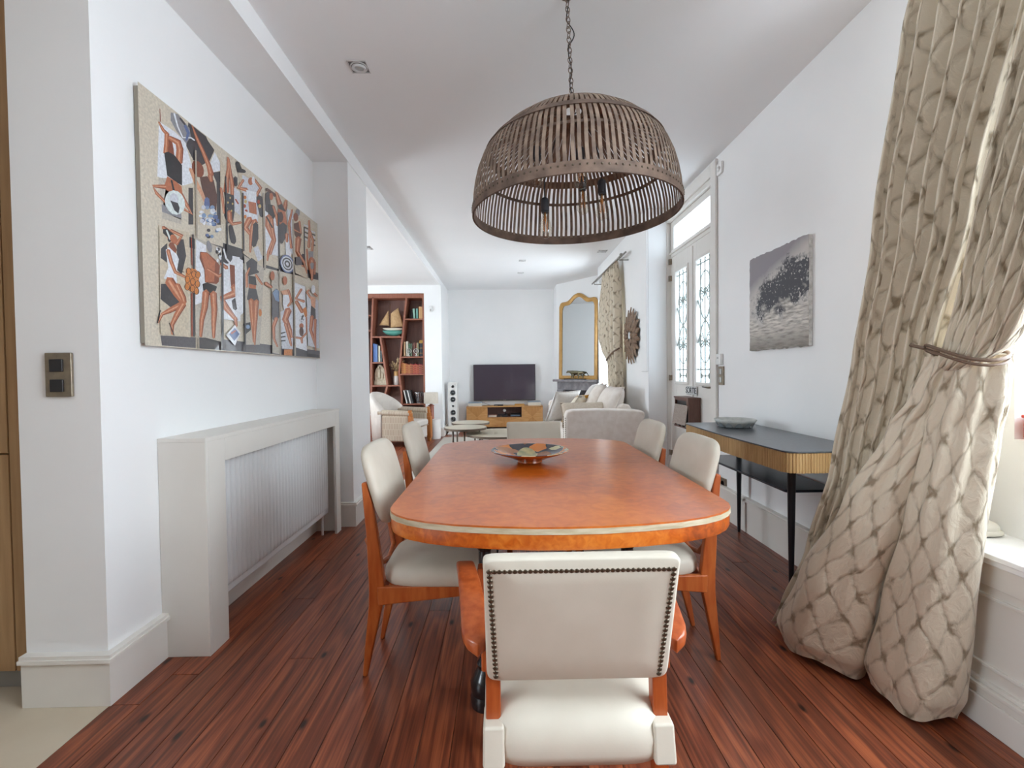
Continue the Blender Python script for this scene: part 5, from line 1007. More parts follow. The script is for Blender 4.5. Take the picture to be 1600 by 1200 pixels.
r2 = thing('curtain_rod', 'pair of thin metal curtain rods above the living room window', 'curtain rod', (1.5, 6.8, 2.66))
for xx, zz in ((1.50, 2.67), (1.56, 2.71)): MB().tube([(xx, 5.86, zz), (xx, 7.78, zz)], .011, 8).build('pole', 'rod_metal', r2, smooth=True)
MB().ellipsoid((1.50, 5.85, 2.67), (.024, .028, .024)).build('finial', 'rod_metal', r2, smooth=True)
for yy in (5.95, 7.6): MB().tube([(1.5, yy, 2.66), (1.5, yy, 2.63), (1.62, yy, 2.63)], .008, 8).build('bracket', 'rod_metal', r2, smooth=True)
# ================================================================ living room
pm('walnut_case', '86503f', '965f49', rough=.4, scale=4, stretch=(9, 9, .8), detail=6); pm('walnut_back', '75544c', '805e54', rough=.5, scale=4, stretch=(9, 9, .8))
def Z5(x, y): return onY(570 + x / 7.06, 450 + y / 7.06, BY + .01)
bkc = thing('bookcase', 'built-in walnut bookcase with slanted dividers', 'bookcase', (-2.0, BY + .2, 0))
yf, ybk = BY + .005, BY + .34
def plank(p0, p1, th, name, y0=None):
    """board between two points in the bookcase front plane, given thickness"""
    a, b = Z5(*p0), Z5(*p1); d = (b - a); d.y = 0; d.normalize(); n_ = Vector((-d.z, 0, d.x)) * th / 2
    m = MB(); q = [a + n_, b + n_, b - n_, a - n_]
    m.add([(p.x, y0 or yf, p.z) for p in q] + [(p.x, ybk, p.z) for p in q], [(0, 1, 2, 3), (4, 5, 6, 7)] + [(i, (i + 1) % 4, 4 + (i + 1) % 4, 4 + i) for i in range(4)])
    return m.build(name, 'walnut_case', bkc)
MB().box(-2.74, -1.495, ybk - .015, ybk, 0, 2.69).build('back_panel', 'walnut_back', bkc)
MB().box(-2.74, -1.492, yf, ybk, 2.615, 2.695).build('top_board', 'walnut_case', bkc)
MB().box(-1.524, -1.494, yf, ybk, 0, 2.62).build('side_board', 'walnut_case', bkc); MB().box(-2.74, -2.71, yf, ybk, 0, 2.62).build('side_board', 'walnut_case', bkc)
MB().box(-2.71, -1.52, yf, ybk, 0, .42).build('base_unit', 'walnut_case', bkc)
for p0, p1 in (((90, 100), (72, 560)), ((72, 560), (70, 1180)), ((70, 1180), (74, 1420)), ((458, 105), (397, 720)), ((397, 720), (379, 940)), ((379, 940), (408, 1200)), ((408, 1200), (412, 1420)), ((172, 545), (250, 1075)), ((250, 1075), (215, 1200))):
    plank(p0, p1, .032, 'divider')
for p0, p1 in (((76, 541), (410, 541)), ((72, 826), (212, 822)), ((70, 1082), (385, 1077)), ((438, 346), (645, 344)), ((404, 764), (650, 760)), ((385, 955), (652, 952)), ((408, 1285), (655, 1280)), ((-60, 305), (70, 303)), ((-60, 470), (72, 470)), ((74, 1330), (410, 1330))):
    plank(p0, p1, .026, 'shelf', yf + .006)

# ---- books: each one a cover block with a recessed page block
BOOKM = {}
def bookmat(col, rough=.5):
    if col not in BOOKM: BOOKM[col] = pm('book_cloth_' + col, col, rough=rough)
    return BOOKM[col]
pm('pages', 'cfc6b4', rough=.8); pm('gilt', 'b58d4a', rough=.35, metal=.6)
def book(x0, x1, y0, y1, col, label, lean=0, bands=0, dep=.2, band_mat='gilt'):
    """spine rectangle given on the bookcase front (zoom units); y1 is the shelf line"""
    a, b = Z5(x0, y1), Z5(x1, y0); w_ = b.x - a.x; h_ = b.z - a.z; yb_ = yf + .03
    t = thing('book', label, 'book', ((a.x + b.x) / 2, yb_ + dep / 2, a.z), 'books in the bookcase')
    off = OFF[t.name]; w2 = max(w_ * .94, .008) / 2; M_ = T(*off) @ Ry(lean)
    MB().box(-w2, -w2 * .8, -dep / 2, dep / 2, 0, h_).box(w2 * .8, w2, -dep / 2, dep / 2, 0, h_).box(-w2, w2, -dep / 2, -dep / 2 + .004, 0, h_).xf(M_).build('cover', bookmat(col), t)
    MB().box(-w2 * .8, w2 * .8, -dep / 2 + .004, dep / 2 - .006, .004, h_ - .005).xf(M_).build('page_block', 'pages', t)
    for k in range(bands):
        z_ = h_ * (.18 + .64 * k / max(1, bands - 1)); MB().box(-w2 * .98, w2 * .98, -dep / 2 - .0012, -dep / 2 + .001, z_ - .004, z_ + .004).xf(M_).build('spine_band', band_mat, t)
    return t
ORD = ['first', 'second', 'third', 'fourth', 'fifth', 'sixth', 'seventh', 'eighth', 'ninth', 'tenth', 'eleventh', 'twelfth', 'thirteenth', 'fourteenth', 'fifteenth', 'sixteenth']
red = ['a8623a', 'b26a3c', 'c08048', 'a85a3a', 'a4553a', 'b06a44', 'a05040', '8a3a36', 'a83c3c', 'a2383a', 'ae4444', '9c3838', '93404a', '8c3a44', '7a3440']
for k, c_ in enumerate(red):
    x0 = 398 + k * 16.3; book(x0, x0 + 15, 822 + (k % 3) * 5 + (0 if k < 3 else 12), 946, c_, '%s leather book from the left in the row of red and tan bindings' % ORD[k], 0, 4, .15)
for k, (x0, x1, y0, c_, l_) in enumerate(((88, 104, 612, '4a6aa8', 'bright blue book leaning at the left end of the blue row'), (105, 120, 618, '5a7ab4', 'mid blue book second in the small blue row'), (121, 134, 622, '6a86b8', 'pale blue book third in the small blue row'), (138, 146, 630, '3a3a44', 'thin dark book between blue and cream books'), (147, 166, 636, 'd0c8b0', 'cream book at the end of the blue row'), (170, 184, 690, '5a6a70', 'short grey book beside the slanted divider left'))):
    book(x0, x1, y0, 815, c_, l_, 0, 0, .18)
for k, (x0, x1, y0, c_, l_) in enumerate(((424, 446, 592, 'b08e6a', 'tan book at the left of the wheel ornaments shelf'), (450, 478, 588, 'b9b2a2', 'pale thick book behind the left wheel ornament'), (481, 495, 612, '5a7a60', 'green book left of centre on the wheel ornaments shelf'), (500, 518, 612, '5e6e58', 'moss green book right of the bright green one'), (523, 537, 600, '6a4a40', 'brown book in the middle of the wheel ornaments shelf'), (539, 556, 600, '74463c', 'red-brown book behind the right wheel ornament'), (560, 572, 604, '8a5a48', 'russet book right of the red-brown one'), (574, 590, 602, '9a9678', 'olive book left of the tall dark book'), (598, 636, 575, '33363c', 'tall dark book with a tan top at the shelf end'))):
    t = book(x0, x1, y0, 750, c_, l_, 0, 0 if k != 8 else 3, .2, 'gilt')
    if k == 8:
        a, b = Z5(599, 603), Z5(635, 575); MB().box(a.x, b.x, yf + .028, yf + .06, a.z, b.z).build('title_block', 'gilt', t)
book(530, 556, 226, 336, '8ab0a0', 'pale green book leaning right on the top right shelf', -.06, 0, .18); book(562, 584, 226, 336, '6a9a90', 'sea green book upright on the top right shelf', 0, 0, .18); book(588, 636, 204, 336, 'c8a070', 'thick tan book on the top right shelf', 0, 0, .2)
for k, (x0, c_, l_) in enumerate(((428, 'd8d6d0', 'white magazine leaning leftmost beside the glass vase'), (450, '2e2e30', 'black magazine leaning second beside the glass vase'), (468, 'dcdad6', 'white magazine leaning third beside the glass vase'), (488, '4a4a4c', 'charcoal magazine leaning nearest the glass vase'))):
    book(x0 + 26, x0 + 40, 1125, 1275, c_, l_, -.22, 0, .2)

# ---- ornaments on the bookcase
pm('hull_green', '4f9486', rough=.4); pm('hull_cream', 'ddd6c4', rough=.4); pm('sail_cloth', 'c8a67c', 'b8956a', rough=.8, scale=30); pm('mast_wood', '7a5238', rough=.5)
ys = BY + .17
def P5(x, y, yy=ys): q = Z5(x, y); return Vector((q.x, yy, q.z))
sh = thing('model_sailboat', 'model sailboat with tan sails and green hull on the top shelf', 'model boat', P5(285, 528))
def hull(y0, y1, wmax, name, mat_):
    m = MB()
    def fn(u, v):
        s_ = u * 2 - 1; xx = 172 + 232 * u; keel = (1 - abs(s_ * .92 - .05) ** 2.6)
        top = P5(xx, y0); bot = P5(xx, y0 + (y1 - y0) * max(.03, keel) * (1 if u < .96 else .8)); w_ = wmax * max(0, 1 - abs(s_) ** 2.4) ** .6
        a = PI * v; return (top.x, ys + w_ * math.cos(a), top.z + (bot.z - top.z) * math.sin(a) ** .7)
    m.grid(fn, 24, 11); m.build(name, mat_, sh, smooth=True, solid=.003)
hull(462, 520, .045, 'hull', 'hull_green'); hull(436, 466, .052, 'topsides', 'hull_cream')
MB().tube([P5(255, 165), P5(252, 440)], .006, 6).tube([P5(262, 428), P5(412, 418)], .004, 6).tube([P5(100, 425), P5(175, 438)], .003, 6).tube([P5(255, 170), P5(104, 424)], .0015, 4).build('mast', 'mast_wood', sh, smooth=True)
def sail(pts, bulge, name):
    p = [P5(*q) for q in pts]; m = MB()
    m.grid(lambda u, v: (p[0].lerp(p[1], u)).lerp(p[3].lerp(p[2], u), v) + Vector((0, -bulge * math.sin(PI * u) * math.sin(PI * (.15 + .7 * v)), 0)), 10, 10); m.build(name, 'sail_cloth', sh, smooth=True, solid=.002)
sail([(264, 270), (348, 205), (410, 416), (262, 430)], .03, 'mainsail'); sail([(236, 236), (240, 240), (246, 405), (132, 402)], .025, 'jib')
MB().box(P5(155, 0).x, P5(360, 0).x, ys - .03, ys + .03, P5(0, 534).z - .004, P5(0, 524).z - .004).box(P5(225, 0).x, P5(240, 0).x, ys - .012, ys + .012, P5(0, 526).z, P5(0, 485).z).box(P5(340, 0).x, P5(352, 0).x, ys - .012, ys + .012, P5(0, 526).z, P5(0, 500).z).build('stand', 'mast_wood', sh)
# carved dark figure
pm('dark_bronze', '3a3434', '4a4040', rough=.4, metal=.3, scale=30)
ow = thing('figurine', 'small dark carved figurine beside the green books', 'figurine', P5(500, 334, ys)); c_ = P5(500, 334)
MB().lathe([(.034, 0), (.034, .012), (.026, .02), (.03, .06), (.033, .09), (.026, .115), (.02, .125)], c_, 14).build('body', 'dark_bronze', ow, smooth=True); MB().ellipsoid(c_ + Vector((0, 0, .15)), (.026, .026, .03)).build('head', 'dark_bronze', ow, smooth=True)
for s in (-1, 1): MB().lathe([(.010, 0), (.0005, .03)], c_ + Vector((s * .016, 0, .172)), 8).build('ear', 'dark_bronze', ow)
# stone carving
pm('carved_stone', 'b3a68f', 'c7bca8', rough=.85, scale=26, bump=.5, bscale=36, bdist=.006)
st_ = thing('stone_carving', 'pale stone carving with a pointed top on the lower left shelf', 'sculpture', P5(155, 1076)); c_ = P5(155, 1074); w_ = (P5(225, 0).x - P5(85, 0).x) / 2
MB().box(c_.x - w_, c_.x + w_, ys - .07, ys + .07, c_.z, c_.z + .095).build('base', 'carved_stone', st_, bevel=.008)
m = MB(); pts = [(-w_ * .9, .09), (-w_ * .92, .22), (-w_ * .75, .30), (-w_ * .3, .375), (0, .395), (w_ * .35, .37), (w_ * .8, .29), (w_ * .92, .2), (w_ * .9, .09)]
m.prism([(c_.x + a, c_.z + b) for a, b in pts], ys - .055, ys + .055, 'xz'); m.build('gable', 'carved_stone', st_, bevel=.012)
m = MB(); m.ellipsoid((c_.x - .01, ys - .055, c_.z + .22), (.03, .03, .10)).ellipsoid((c_.x - .015, ys - .065, c_.z + .33), (.022, .025, .026)).ellipsoid((c_.x + .045, ys - .05, c_.z + .18), (.025, .02, .08)); m.build('carved_figure', 'carved_stone', st_, smooth=True)
# vase with dried stems
pm('vase_tan', 'c49a62', rough=.5); pm('vase_white', 'd3cec8', rough=.4); pm('dried_stem', 'a8926a', rough=.8); pm('dried_head', 'd0bc9a', 'b79a70', rough=.9, scale=40)
c_ = P5(330, 1072); vz = thing('vase', 'two-tone tan and white vase of dried stems in the slanted niche', 'vase', c_)
MB().lathe([(.058, 0), (.062, .004), (.058, .12), (.052, .175)], c_, 24).build('vase_lower', 'vase_white', vz, autos=50); MB().lathe([(.052, .175), (.050, .25), (.053, .262), (.047, .262), (.045, .18)], c_, 24).build('vase_upper', 'vase_tan', vz, autos=50)
for k in range(26):
    a = random.uniform(0, 2 * PI); sp_ = random.uniform(.02, .17); h_ = random.uniform(.40, .60) * (1 - .25 * sp_ / .17)
    e = c_ + Vector((sp_ * math.cos(a), sp_ * .45 * math.sin(a), h_)); b0 = c_ + Vector((.02 * math.cos(a), .02 * math.sin(a), .24)); mid = b0.lerp(e, .5) + Vector((0, 0, .03))
    MB().tube([b0, mid, e], .0016, 4).build('stem', 'dried_stem', vz)
    m = MB(); d = (e - mid).normalized()
    for q in range(3): m.ellipsoid(e - d * .026 * q + Vector((random.uniform(-.012, .012), random.uniform(-.008, .008), 0)), (.0095, .0095, .017), 7, 5)
    m.build('seed_head', 'dried_head', vz, smooth=True)
# two spoked wheel ornaments
pm('pewter', 'b5b1aa', rough=.35, metal=.6)
for cx, l_ in ((485, 'left of the two small spoked wheel ornaments on the bookshelf'), (566, 'right of the two small spoked wheel ornaments on the bookshelf')):
    c_ = Z5(cx, 695); c_.y = yf + .016; t = thing('wheel_ornament', l_, 'ornament', (c_.x, c_.y, Z5(cx, 751).z), 'spoked wheel ornaments')
    m = MB(); m.tube([(c_.x + .045 * math.cos(2 * PI * k / 20), c_.y, c_.z + .045 * math.sin(2 * PI * k / 20)) for k in range(21)], .007, 6, caps=False); m.build('rim', 'pewter', t, smooth=True)
    for k in range(3): MB().tube([(c_.x + .045 * math.cos(PI * k / 3 + .5), c_.y, c_.z + .045 * math.sin(PI * k / 3 + .5)), (c_.x - .045 * math.cos(PI * k / 3 + .5), c_.y, c_.z - .045 * math.sin(PI * k / 3 + .5))], .004, 6).build('spoke', 'pewter', t)
    MB().ellipsoid(c_, (.014, .012, .014), 10, 8).build('hub', 'pewter', t, smooth=True); zz = Z5(cx, 751).z; MB().box(c_.x - .024, c_.x + .024, c_.y - .012, c_.y + .012, zz, zz + .012).tube([(c_.x, c_.y, zz + .01), (c_.x, c_.y, c_.z - .04)], .008, 8).build('foot', 'pewter', t)
# cut glass vase
glassmat('crystal', tint=(.86, .88, .9), gloss=.22)
c_ = P5(590, 1283); gv = thing('glass_vase', 'wide cut-glass vase on the lowest visible bookshelf', 'vase', c_)
m = MB(); m.grid(lambda u, v: c_ + Vector(((.06 + .05 * v ** 1.5) * (1 + .07 * math.cos(16 * PI * u)) * math.cos(2 * PI * u), (.06 + .05 * v ** 1.5) * (1 + .07 * math.cos(16 * PI * u)) * math.sin(2 * PI * u), .004 + .225 * v)), 48, 8, True); m.build('cut_bowl', 'crystal', gv, smooth=True, solid=.008)
MB().lathe([(.062, 0), (.06, .02), (.03, .03), (.0005, .03)], c_, 24).build('base', 'crystal', gv, autos=40)

# ---- motion sensor on the pier
q = onY(674, 483, BY); t = thing('motion_sensor', 'white rounded motion sensor on the pier beside the bookcase', 'sensor', (q.x, BY, q.z))
MB().box(q.x - .035, q.x + .02, BY - .04, BY - .002, q.z - .055, q.z + .06).build('case', 'white_plastic', t, bevel=.018, seg=4); MB().box(q.x - .022, q.x + .008, BY - .044, BY - .038, q.z - .04, q.z + .0).build('lens', 'steel', t, bevel=.002)

# ---- side table and lamp
c_ = Vector((-1.29, 8.45, 0)); t = thing('side_table', 'white cylindrical side table under the lamp', 'side table', c_)
pm('white_plaster', 'e0dcd8', 'e6e3e0', rough=.6, scale=6); MB().lathe([(.112, 0), (.115, .01), (.115, .335), (.11, .345)], c_, 32).build('drum', 'white_plaster', t, autos=40); MB().lathe([(.118, .345), (.118, .36), (.0005, .36)], c_, 32).build('top', 'white_plaster', t, autos=40)
pm('lamp_wood', '8a4a34', '985640', rough=.4, scale=5, stretch=(6, 6, 1)); pm('linen_shade', 'c9c0b2', 'd2c9bc', rough=.9, scale=60)
q = Vector((-1.345, 8.45, .361)); t = thing('table_lamp', 'table lamp with a brown wood base and linen drum shade', 'lamp', q)
MB().lathe([(.046, 0), (.05, .004), (.05, .225), (.044, .235), (.058, .24), (.058, .255), (.028, .26), (.026, .30)], q, 24).build('base', 'lamp_wood', t, autos=40)
MB().lathe([(.132, .285), (.128, .485), (.125, .485), (.129, .285)], q, 32, closed=True).build('shade', 'linen_shade', t, autos=40); MB().ellipsoid(q + Vector((0, 0, .36)), (.03, .03, .045)).tube([q + Vector((0, 0, .29)), q + Vector((0, 0, .33))], .014, 8).build('bulb', 'white_plastic', t, smooth=True)

# ---- tower loudspeaker
pm('speaker_white', 'e3e2de', rough=.3); pm('cone_grey', '8a8c90', rough=.4, metal=.4); pm('rubber_dark', '3a3a3e', rough=.6)
t = thing('tower_speaker', 'tall white tower loudspeaker with grey drivers by the far wall', 'loudspeaker', (-1.005, 9.1, 0))
MB().box(-1.095, -.925, 8.95, 9.27, .03, 1.015).build('cabinet', 'speaker_white', t, bevel=.01, seg=3); MB().box(-1.115, -.905, 8.93, 9.29, 0, .03).build('base_plate', 'white_plastic', t, bevel=.004)
for zc, r in ((.935, .022), (.815, .046), (.685, .046), (.555, .018), (.43, .046), (.30, .046)):
    d = MB().lathe([(r * 1.12, 0), (r * 1.12, .006), (r, .007), (r * .9, .003), (r * .45, -.006), (r * .3, .002), (.0005, .006)], (0, 0, 0), 24).xf(T(-1.0, 8.95, zc) @ Rx(PI / 2)).build('driver' if r > .03 else 'tweeter', 'cone_grey' if r > .03 else 'rubber_dark', t, smooth=True)
    if r > .03: MB().lathe([(r * .95, .004), (r * .97, .0085), (r * .86, .0085), (r * .82, .003)], (0, 0, 0), 24, closed=True).xf(T(-1.0, 8.95, zc) @ Rx(PI / 2)).build('surround', 'rubber_dark', d, smooth=True)

# ---- television and its cabinet
pm('tv_screen', '4a434e', rough=.12, coat=.6); pm('tv_bezel', '3a383a', rough=.35)  # screen base colour lifted to carry the reflection of the bright room
tv = thing('television', 'large wall-mounted flat television with a dark screen', 'television', (0, 9.85, .6))
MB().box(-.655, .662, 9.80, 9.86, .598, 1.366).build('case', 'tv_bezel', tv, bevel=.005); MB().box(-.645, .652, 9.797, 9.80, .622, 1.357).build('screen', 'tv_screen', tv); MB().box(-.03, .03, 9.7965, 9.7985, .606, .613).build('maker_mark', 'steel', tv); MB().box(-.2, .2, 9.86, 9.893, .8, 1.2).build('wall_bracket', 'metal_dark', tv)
pm('oak_veneer', 'b8854c', 'c49560', rough=.4, scale=5, stretch=(1, 1, 8), detail=6); pm('oak_veneer_dark', 'a97740', 'b88750', rough=.4, scale=5, stretch=(8, 1, 1), detail=6)
XC0, XC1, YC, YC1, ZC0, ZC1 = -.785, .785, 9.45, 9.88, .075, .505
cb = thing('tv_cabinet', 'honey oak media cabinet with diamond veneer doors below the television', 'cabinet', (0, 9.66, 0))
def px5(x): return onY(690 + x / 8, 640, YC).x
def pz5(y): return onY(780, 550 + y / 8, YC).z
nx0, nx1, nz0, nz1 = px5(575), px5(1000), pz5(815), pz5(712)
MB().box(XC0, XC1, YC, YC1, ZC1 - .02, ZC1).build('top', 'oak_veneer', cb, bevel=.003); MB().box(XC0, XC1, YC + .02, YC1, ZC0, ZC0 + .02).build('bottom', 'oak_veneer', cb)
MB().box(XC0, XC0 + .02, YC + .02, YC1, ZC0, ZC1 - .02).build('side', 'oak_veneer', cb); MB().box(XC1 - .02, XC1, YC + .02, YC1, ZC0, ZC1 - .02).build('side', 'oak_veneer', cb)
MB().box(nx0, nx1, YC1 - .02, YC1, ZC0, ZC1 - .02).box(nx0 - .02, nx0, YC + .02, YC1, ZC0, ZC1 - .02).box(nx1, nx1 + .02, YC + .02, YC1, ZC0, ZC1 - .02).box(nx0, nx1, YC + .02, YC1, nz0 - .02, nz0).build('niche_lining', 'walnut_back', cb)
def diamond(x0, x1, z0, z1, name):
    m = MB().box(x0, x1, YC + .004, YC + .02, z0, z1).build(name, 'oak_veneer', cb)
    cx, cz = (x0 + x1) / 2, (z0 + z1) / 2
    for k, tri in enumerate(([(x0, z0), (cx, cz), (x0, z1)], [(x1, z0), (x1, z1), (cx, cz)], [(x0, z1), (cx, cz), (x1, z1)], [(x0, z0), (x1, z0), (cx, cz)])):
        MB().prism(tri, YC + (.0025 if k < 2 else .001), YC + .006, 'xz').build('veneer_facet', 'oak_veneer' if k < 2 else 'oak_veneer_dark', m)
diamond(XC0 + .003, nx0 - .003, ZC0 + .003, ZC1 - .023, 'door'); diamond(nx1 + .003, XC1 - .003, ZC0 + .003, ZC1 - .023, 'door'); diamond(nx0 + .0, nx1 - .0, ZC0 + .003, nz0 - .004, 'drawer')
MB().box(-.6, .6, 9.55, 9.88, 0, ZC0).build('plinth', 'black_plastic', cb)
# things on and in the cabinet
pm('book_blue', '7a98b4', rough=.4); pm('book_white', 'dcdcd8', rough=.5); pm('device_black', '26262a', rough=.35); pm('amber_box', 'b98a4a', rough=.4)
def pile(x0, x1, cols, name, label):
    z = ZC1
    for k, (h_, m_, l_) in enumerate(cols):
        dx = random.uniform(-.012, .012); t = thing(name, l_, 'book', ((x0 + x1) / 2, 9.62, z), 'books on the media cabinet')
        MB().box(x0 + dx, x1 + dx, 9.52, 9.74, z + .0005, z + .004).box(x0 + dx, x1 + dx, 9.52, 9.74, z + h_ - .004, z + h_).box(x0 + dx, x1 + dx, 9.736, 9.74, z, z + h_).build('cover', m_, t); MB().box(x0 + dx + .004, x1 + dx - .004, 9.525, 9.736, z + .004, z + h_ - .004).build('page_block', 'pages', t); z += h_ + .0005
pile(px5(330), px5(500), ((.030, 'book_white', 'white book lying lowest in the left pile on the media cabinet'), (.028, 'book_white', 'white book lying in the middle of the left pile on the media cabinet'), (.016, 'book_blue', 'blue book lying on top of the left pile on the media cabinet')), 'book', '')
pile(px5(1085), px5(1245), ((.030, 'book_white', 'white book lying lowest in the right pile on the media cabinet'), (.030, 'book_white', 'white book lying in the middle of the right pile on the media cabinet'), (.02, 'book_blue', 'blue book lying on top of the right pile on the media cabinet')), 'book', '')
t = thing('sound_bar', 'slim black media player lying on the media cabinet under the television', 'media player', (-.05, 9.6, ZC1)); MB().box(px5(655), px5(770), 9.53, 9.68, ZC1 + .002, ZC1 + .024).build('case', 'device_black', t, bevel=.004); MB().box(px5(660), px5(700), 9.529, 9.531, ZC1 + .008, ZC1 + .014).build('display', 'steel', t)
t = thing('wooden_tray', 'small amber wooden tray lying on the media cabinet near the right pile', 'tray', (.3, 9.6, ZC1)); MB().box(px5(915), px5(1040), 9.54, 9.7, ZC1 + .001, ZC1 + .010).build('tray_floor', 'amber_box', t); MB().box(px5(915), px5(1040), 9.54, 9.548, ZC1 + .01, ZC1 + .03).box(px5(915), px5(1040), 9.692, 9.7, ZC1 + .01, ZC1 + .03).box(px5(915), px5(915) + .008, 9.54, 9.7, ZC1 + .01, ZC1 + .03).box(px5(1040) - .008, px5(1040), 9.54, 9.7, ZC1 + .01, ZC1 + .03).build('tray_rim', 'amber_box', t)
t = thing('media_player', 'black box device in the middle of the cabinet niche', 'media player', (-.1, 9.6, nz0)); MB().box(px5(700), px5(825), 9.52, 9.72, nz0 + .004, nz0 + .045).build('case', 'device_black', t, bevel=.004); MB().box(px5(735), px5(748), 9.519, 9.521, nz0 + .012, nz0 + .02).build('power_light', 'amber_box', t); MB().box(px5(705), px5(820), 9.53, 9.71, nz0, nz0 + .004).build('feet', 'rubber_dark', t)
t = thing('set_top_box', 'wide black box at the right of the cabinet niche', 'media player', (.2, 9.6, nz0)); MB().box(px5(860), px5(990), 9.52, 9.75, nz0 + .003, nz0 + .055).build('case', 'device_black', t, bevel=.005); MB().box(px5(865), px5(985), 9.519, 9.521, nz0 + .02, nz0 + .028).build('display', 'book_blue', t)
t = thing('book', 'pink-edged book lying in the left of the cabinet niche', 'book', (-.3, 9.6, nz0), 'books on the media cabinet'); MB().box(px5(580), px5(690), 9.51, 9.7, nz0 + .0, nz0 + .004).box(px5(580), px5(690), 9.51, 9.7, nz0 + .036, nz0 + .04).build('cover', bookmat('b07a6a'), t); MB().box(px5(583), px5(687), 9.515, 9.7, nz0 + .004, nz0 + .036).build('page_block', 'pages', t)
q = Vector((px5(785), 9.6, nz0 + .125)); t = thing('globe_camera', 'small white round camera on a stem in the cabinet niche', 'camera', (q.x, q.y, nz0 + .045)); MB().ellipsoid(q, (.032, .032, .032)).build('ball', 'white_plastic', t, smooth=True); MB().tube([(q.x + .03, q.y, nz0 + .046), (q.x + .01, q.y, nz0 + .1)], .01, 8).lathe([(.03, 0), (.028, .006), (.0005, .007)], (q.x + .03, q.y, nz0 + .0455), 16).build('stem', 'device_black', t, smooth=True)
MBc = MB().tube([(px5(470), 9.86, .60), (px5(490), 9.84, .57), (px5(540), 9.83, .54), (px5(580), 9.82, .512), (px5(600), 9.8, .509)], .003, 5).build('cable', 'device_black', None, smooth=True); tag(MBc, 'thin dark cable running from the television down to the media cabinet', 'cable')

# ---- rug and nest of coffee tables
pm('rug_wool', 'b9b2a8', 'c6c0b6', rough=.95, scale=120, bump=.4, bscale=200); pm('taupe_lacquer', 'b9ae98', 'c2b8a4', rough=.3, scale=3); pm('bronze_metal', '6e6258', rough=.35, metal=.7)
MB().box(-1.13, .64, 4.5, 8.52, .001, .014).build('rug', 'rug_wool', None, bevel=.005); tag(bpy.data.objects['rug'], 'large pale grey rug on the living room floor', 'rug')
def coffee(c, r, h, label, a0):
    t = thing('coffee_table', label, 'coffee table', (*c, .014), 'round nesting coffee tables')
    MB().lathe([(r - .012, h - .012), (r - .004, h - .012), (r - .004, h - .001), (r - .012, h), (.0005, h)], (*c, .0), 56).build('top', 'taupe_lacquer', t, autos=40)
    MB().lathe([(r - .03, h - .032), (r, h - .032), (r, h - .002), (r - .003, h - .002), (r - .003, h - .02)], (*c, 0), 56, closed=True).build('rim', 'bronze_metal', t, autos=40); MB().lathe([(r - .01, h - .03), (r - .01, h - .012), (.0005, h - .012)], (*c, 0), 40).build('under_plate', 'bronze_metal', t)
    for k in range(3):
        a = a0 + 2 * PI * k / 3; p = (c[0] + (r - .08) * math.cos(a), c[1] + (r - .08) * math.sin(a)); MB().tube([(*p, .0145), (*p, h - .03)], .013, 10).build('leg', 'bronze_metal', t, smooth=True)
coffee((-.54, 7.28), .30, .42, 'round taupe coffee table farthest back of the three', -1.2); coffee((-.565, 6.63), .305, .42, 'round taupe coffee table in front, overlapping the large low one', -1.57); coffee((-.07, 6.62), .49, .335, 'largest and lowest round taupe coffee table behind the far dining armchair', -2.2)

# ---- deco tub armchair
def jacquard(name, a, b, sx, sz):
    m = pm(name, a, rough=.85); nt = m.node_tree; N = nt.nodes; L = nt.links; tc = N.new('ShaderNodeTexCoord'); mp = N.new('ShaderNodeMapping'); mp.inputs['Rotation'].default_value = (PI / 2, 0, 0); L.new(tc.outputs['Object'], mp.inputs[0])
    br = N.new('ShaderNodeTexBrick'); br.offset = .5; br.inputs['Scale'].default_value = 1; br.inputs['Brick Width'].default_value = sx; br.inputs['Row Height'].default_value = sz; br.inputs['Mortar Size'].default_value = .004; br.inputs['Color1'].default_value = lin(a); br.inputs['Color2'].default_value = lin(b); br.inputs['Mortar'].default_value = lin('b5a894' if a < 'b' else 'c9c1b8')
    br2 = mp; br.offset_frequency = 2; mp.inputs['Rotation'].default_value = (PI / 2, 0, 0)
    L.new(mp.outputs[0], br.inputs['Vector']); L.new(br.outputs['Color'], N['Principled BSDF'].inputs['Base Color']); return m
jacquard('jacquard_dark', 'a08f7e', 'a99a88', .045, .10); jacquard('jacquard_light', 'c4bcb4', 'cec6be', .05, .12); pm('honey_wood', 'a8622a', 'b87438', rough=.35, scale=5, stretch=(8, 8, 1), coat=.2); pm('piping', 'b09a84', rough=.7)
ac = thing('tub_armchair', 'deco tub armchair in woven fabric with stepped honey wood arm fronts', 'armchair', (0, 0, 0))
def box_b(x0, x1, y0, y1, z0, z1, name, mat_, bev, parent=ac): return MB().box(x0, x1, y0, y1, z0, z1).build(name, mat_, parent, bevel=bev, seg=4)
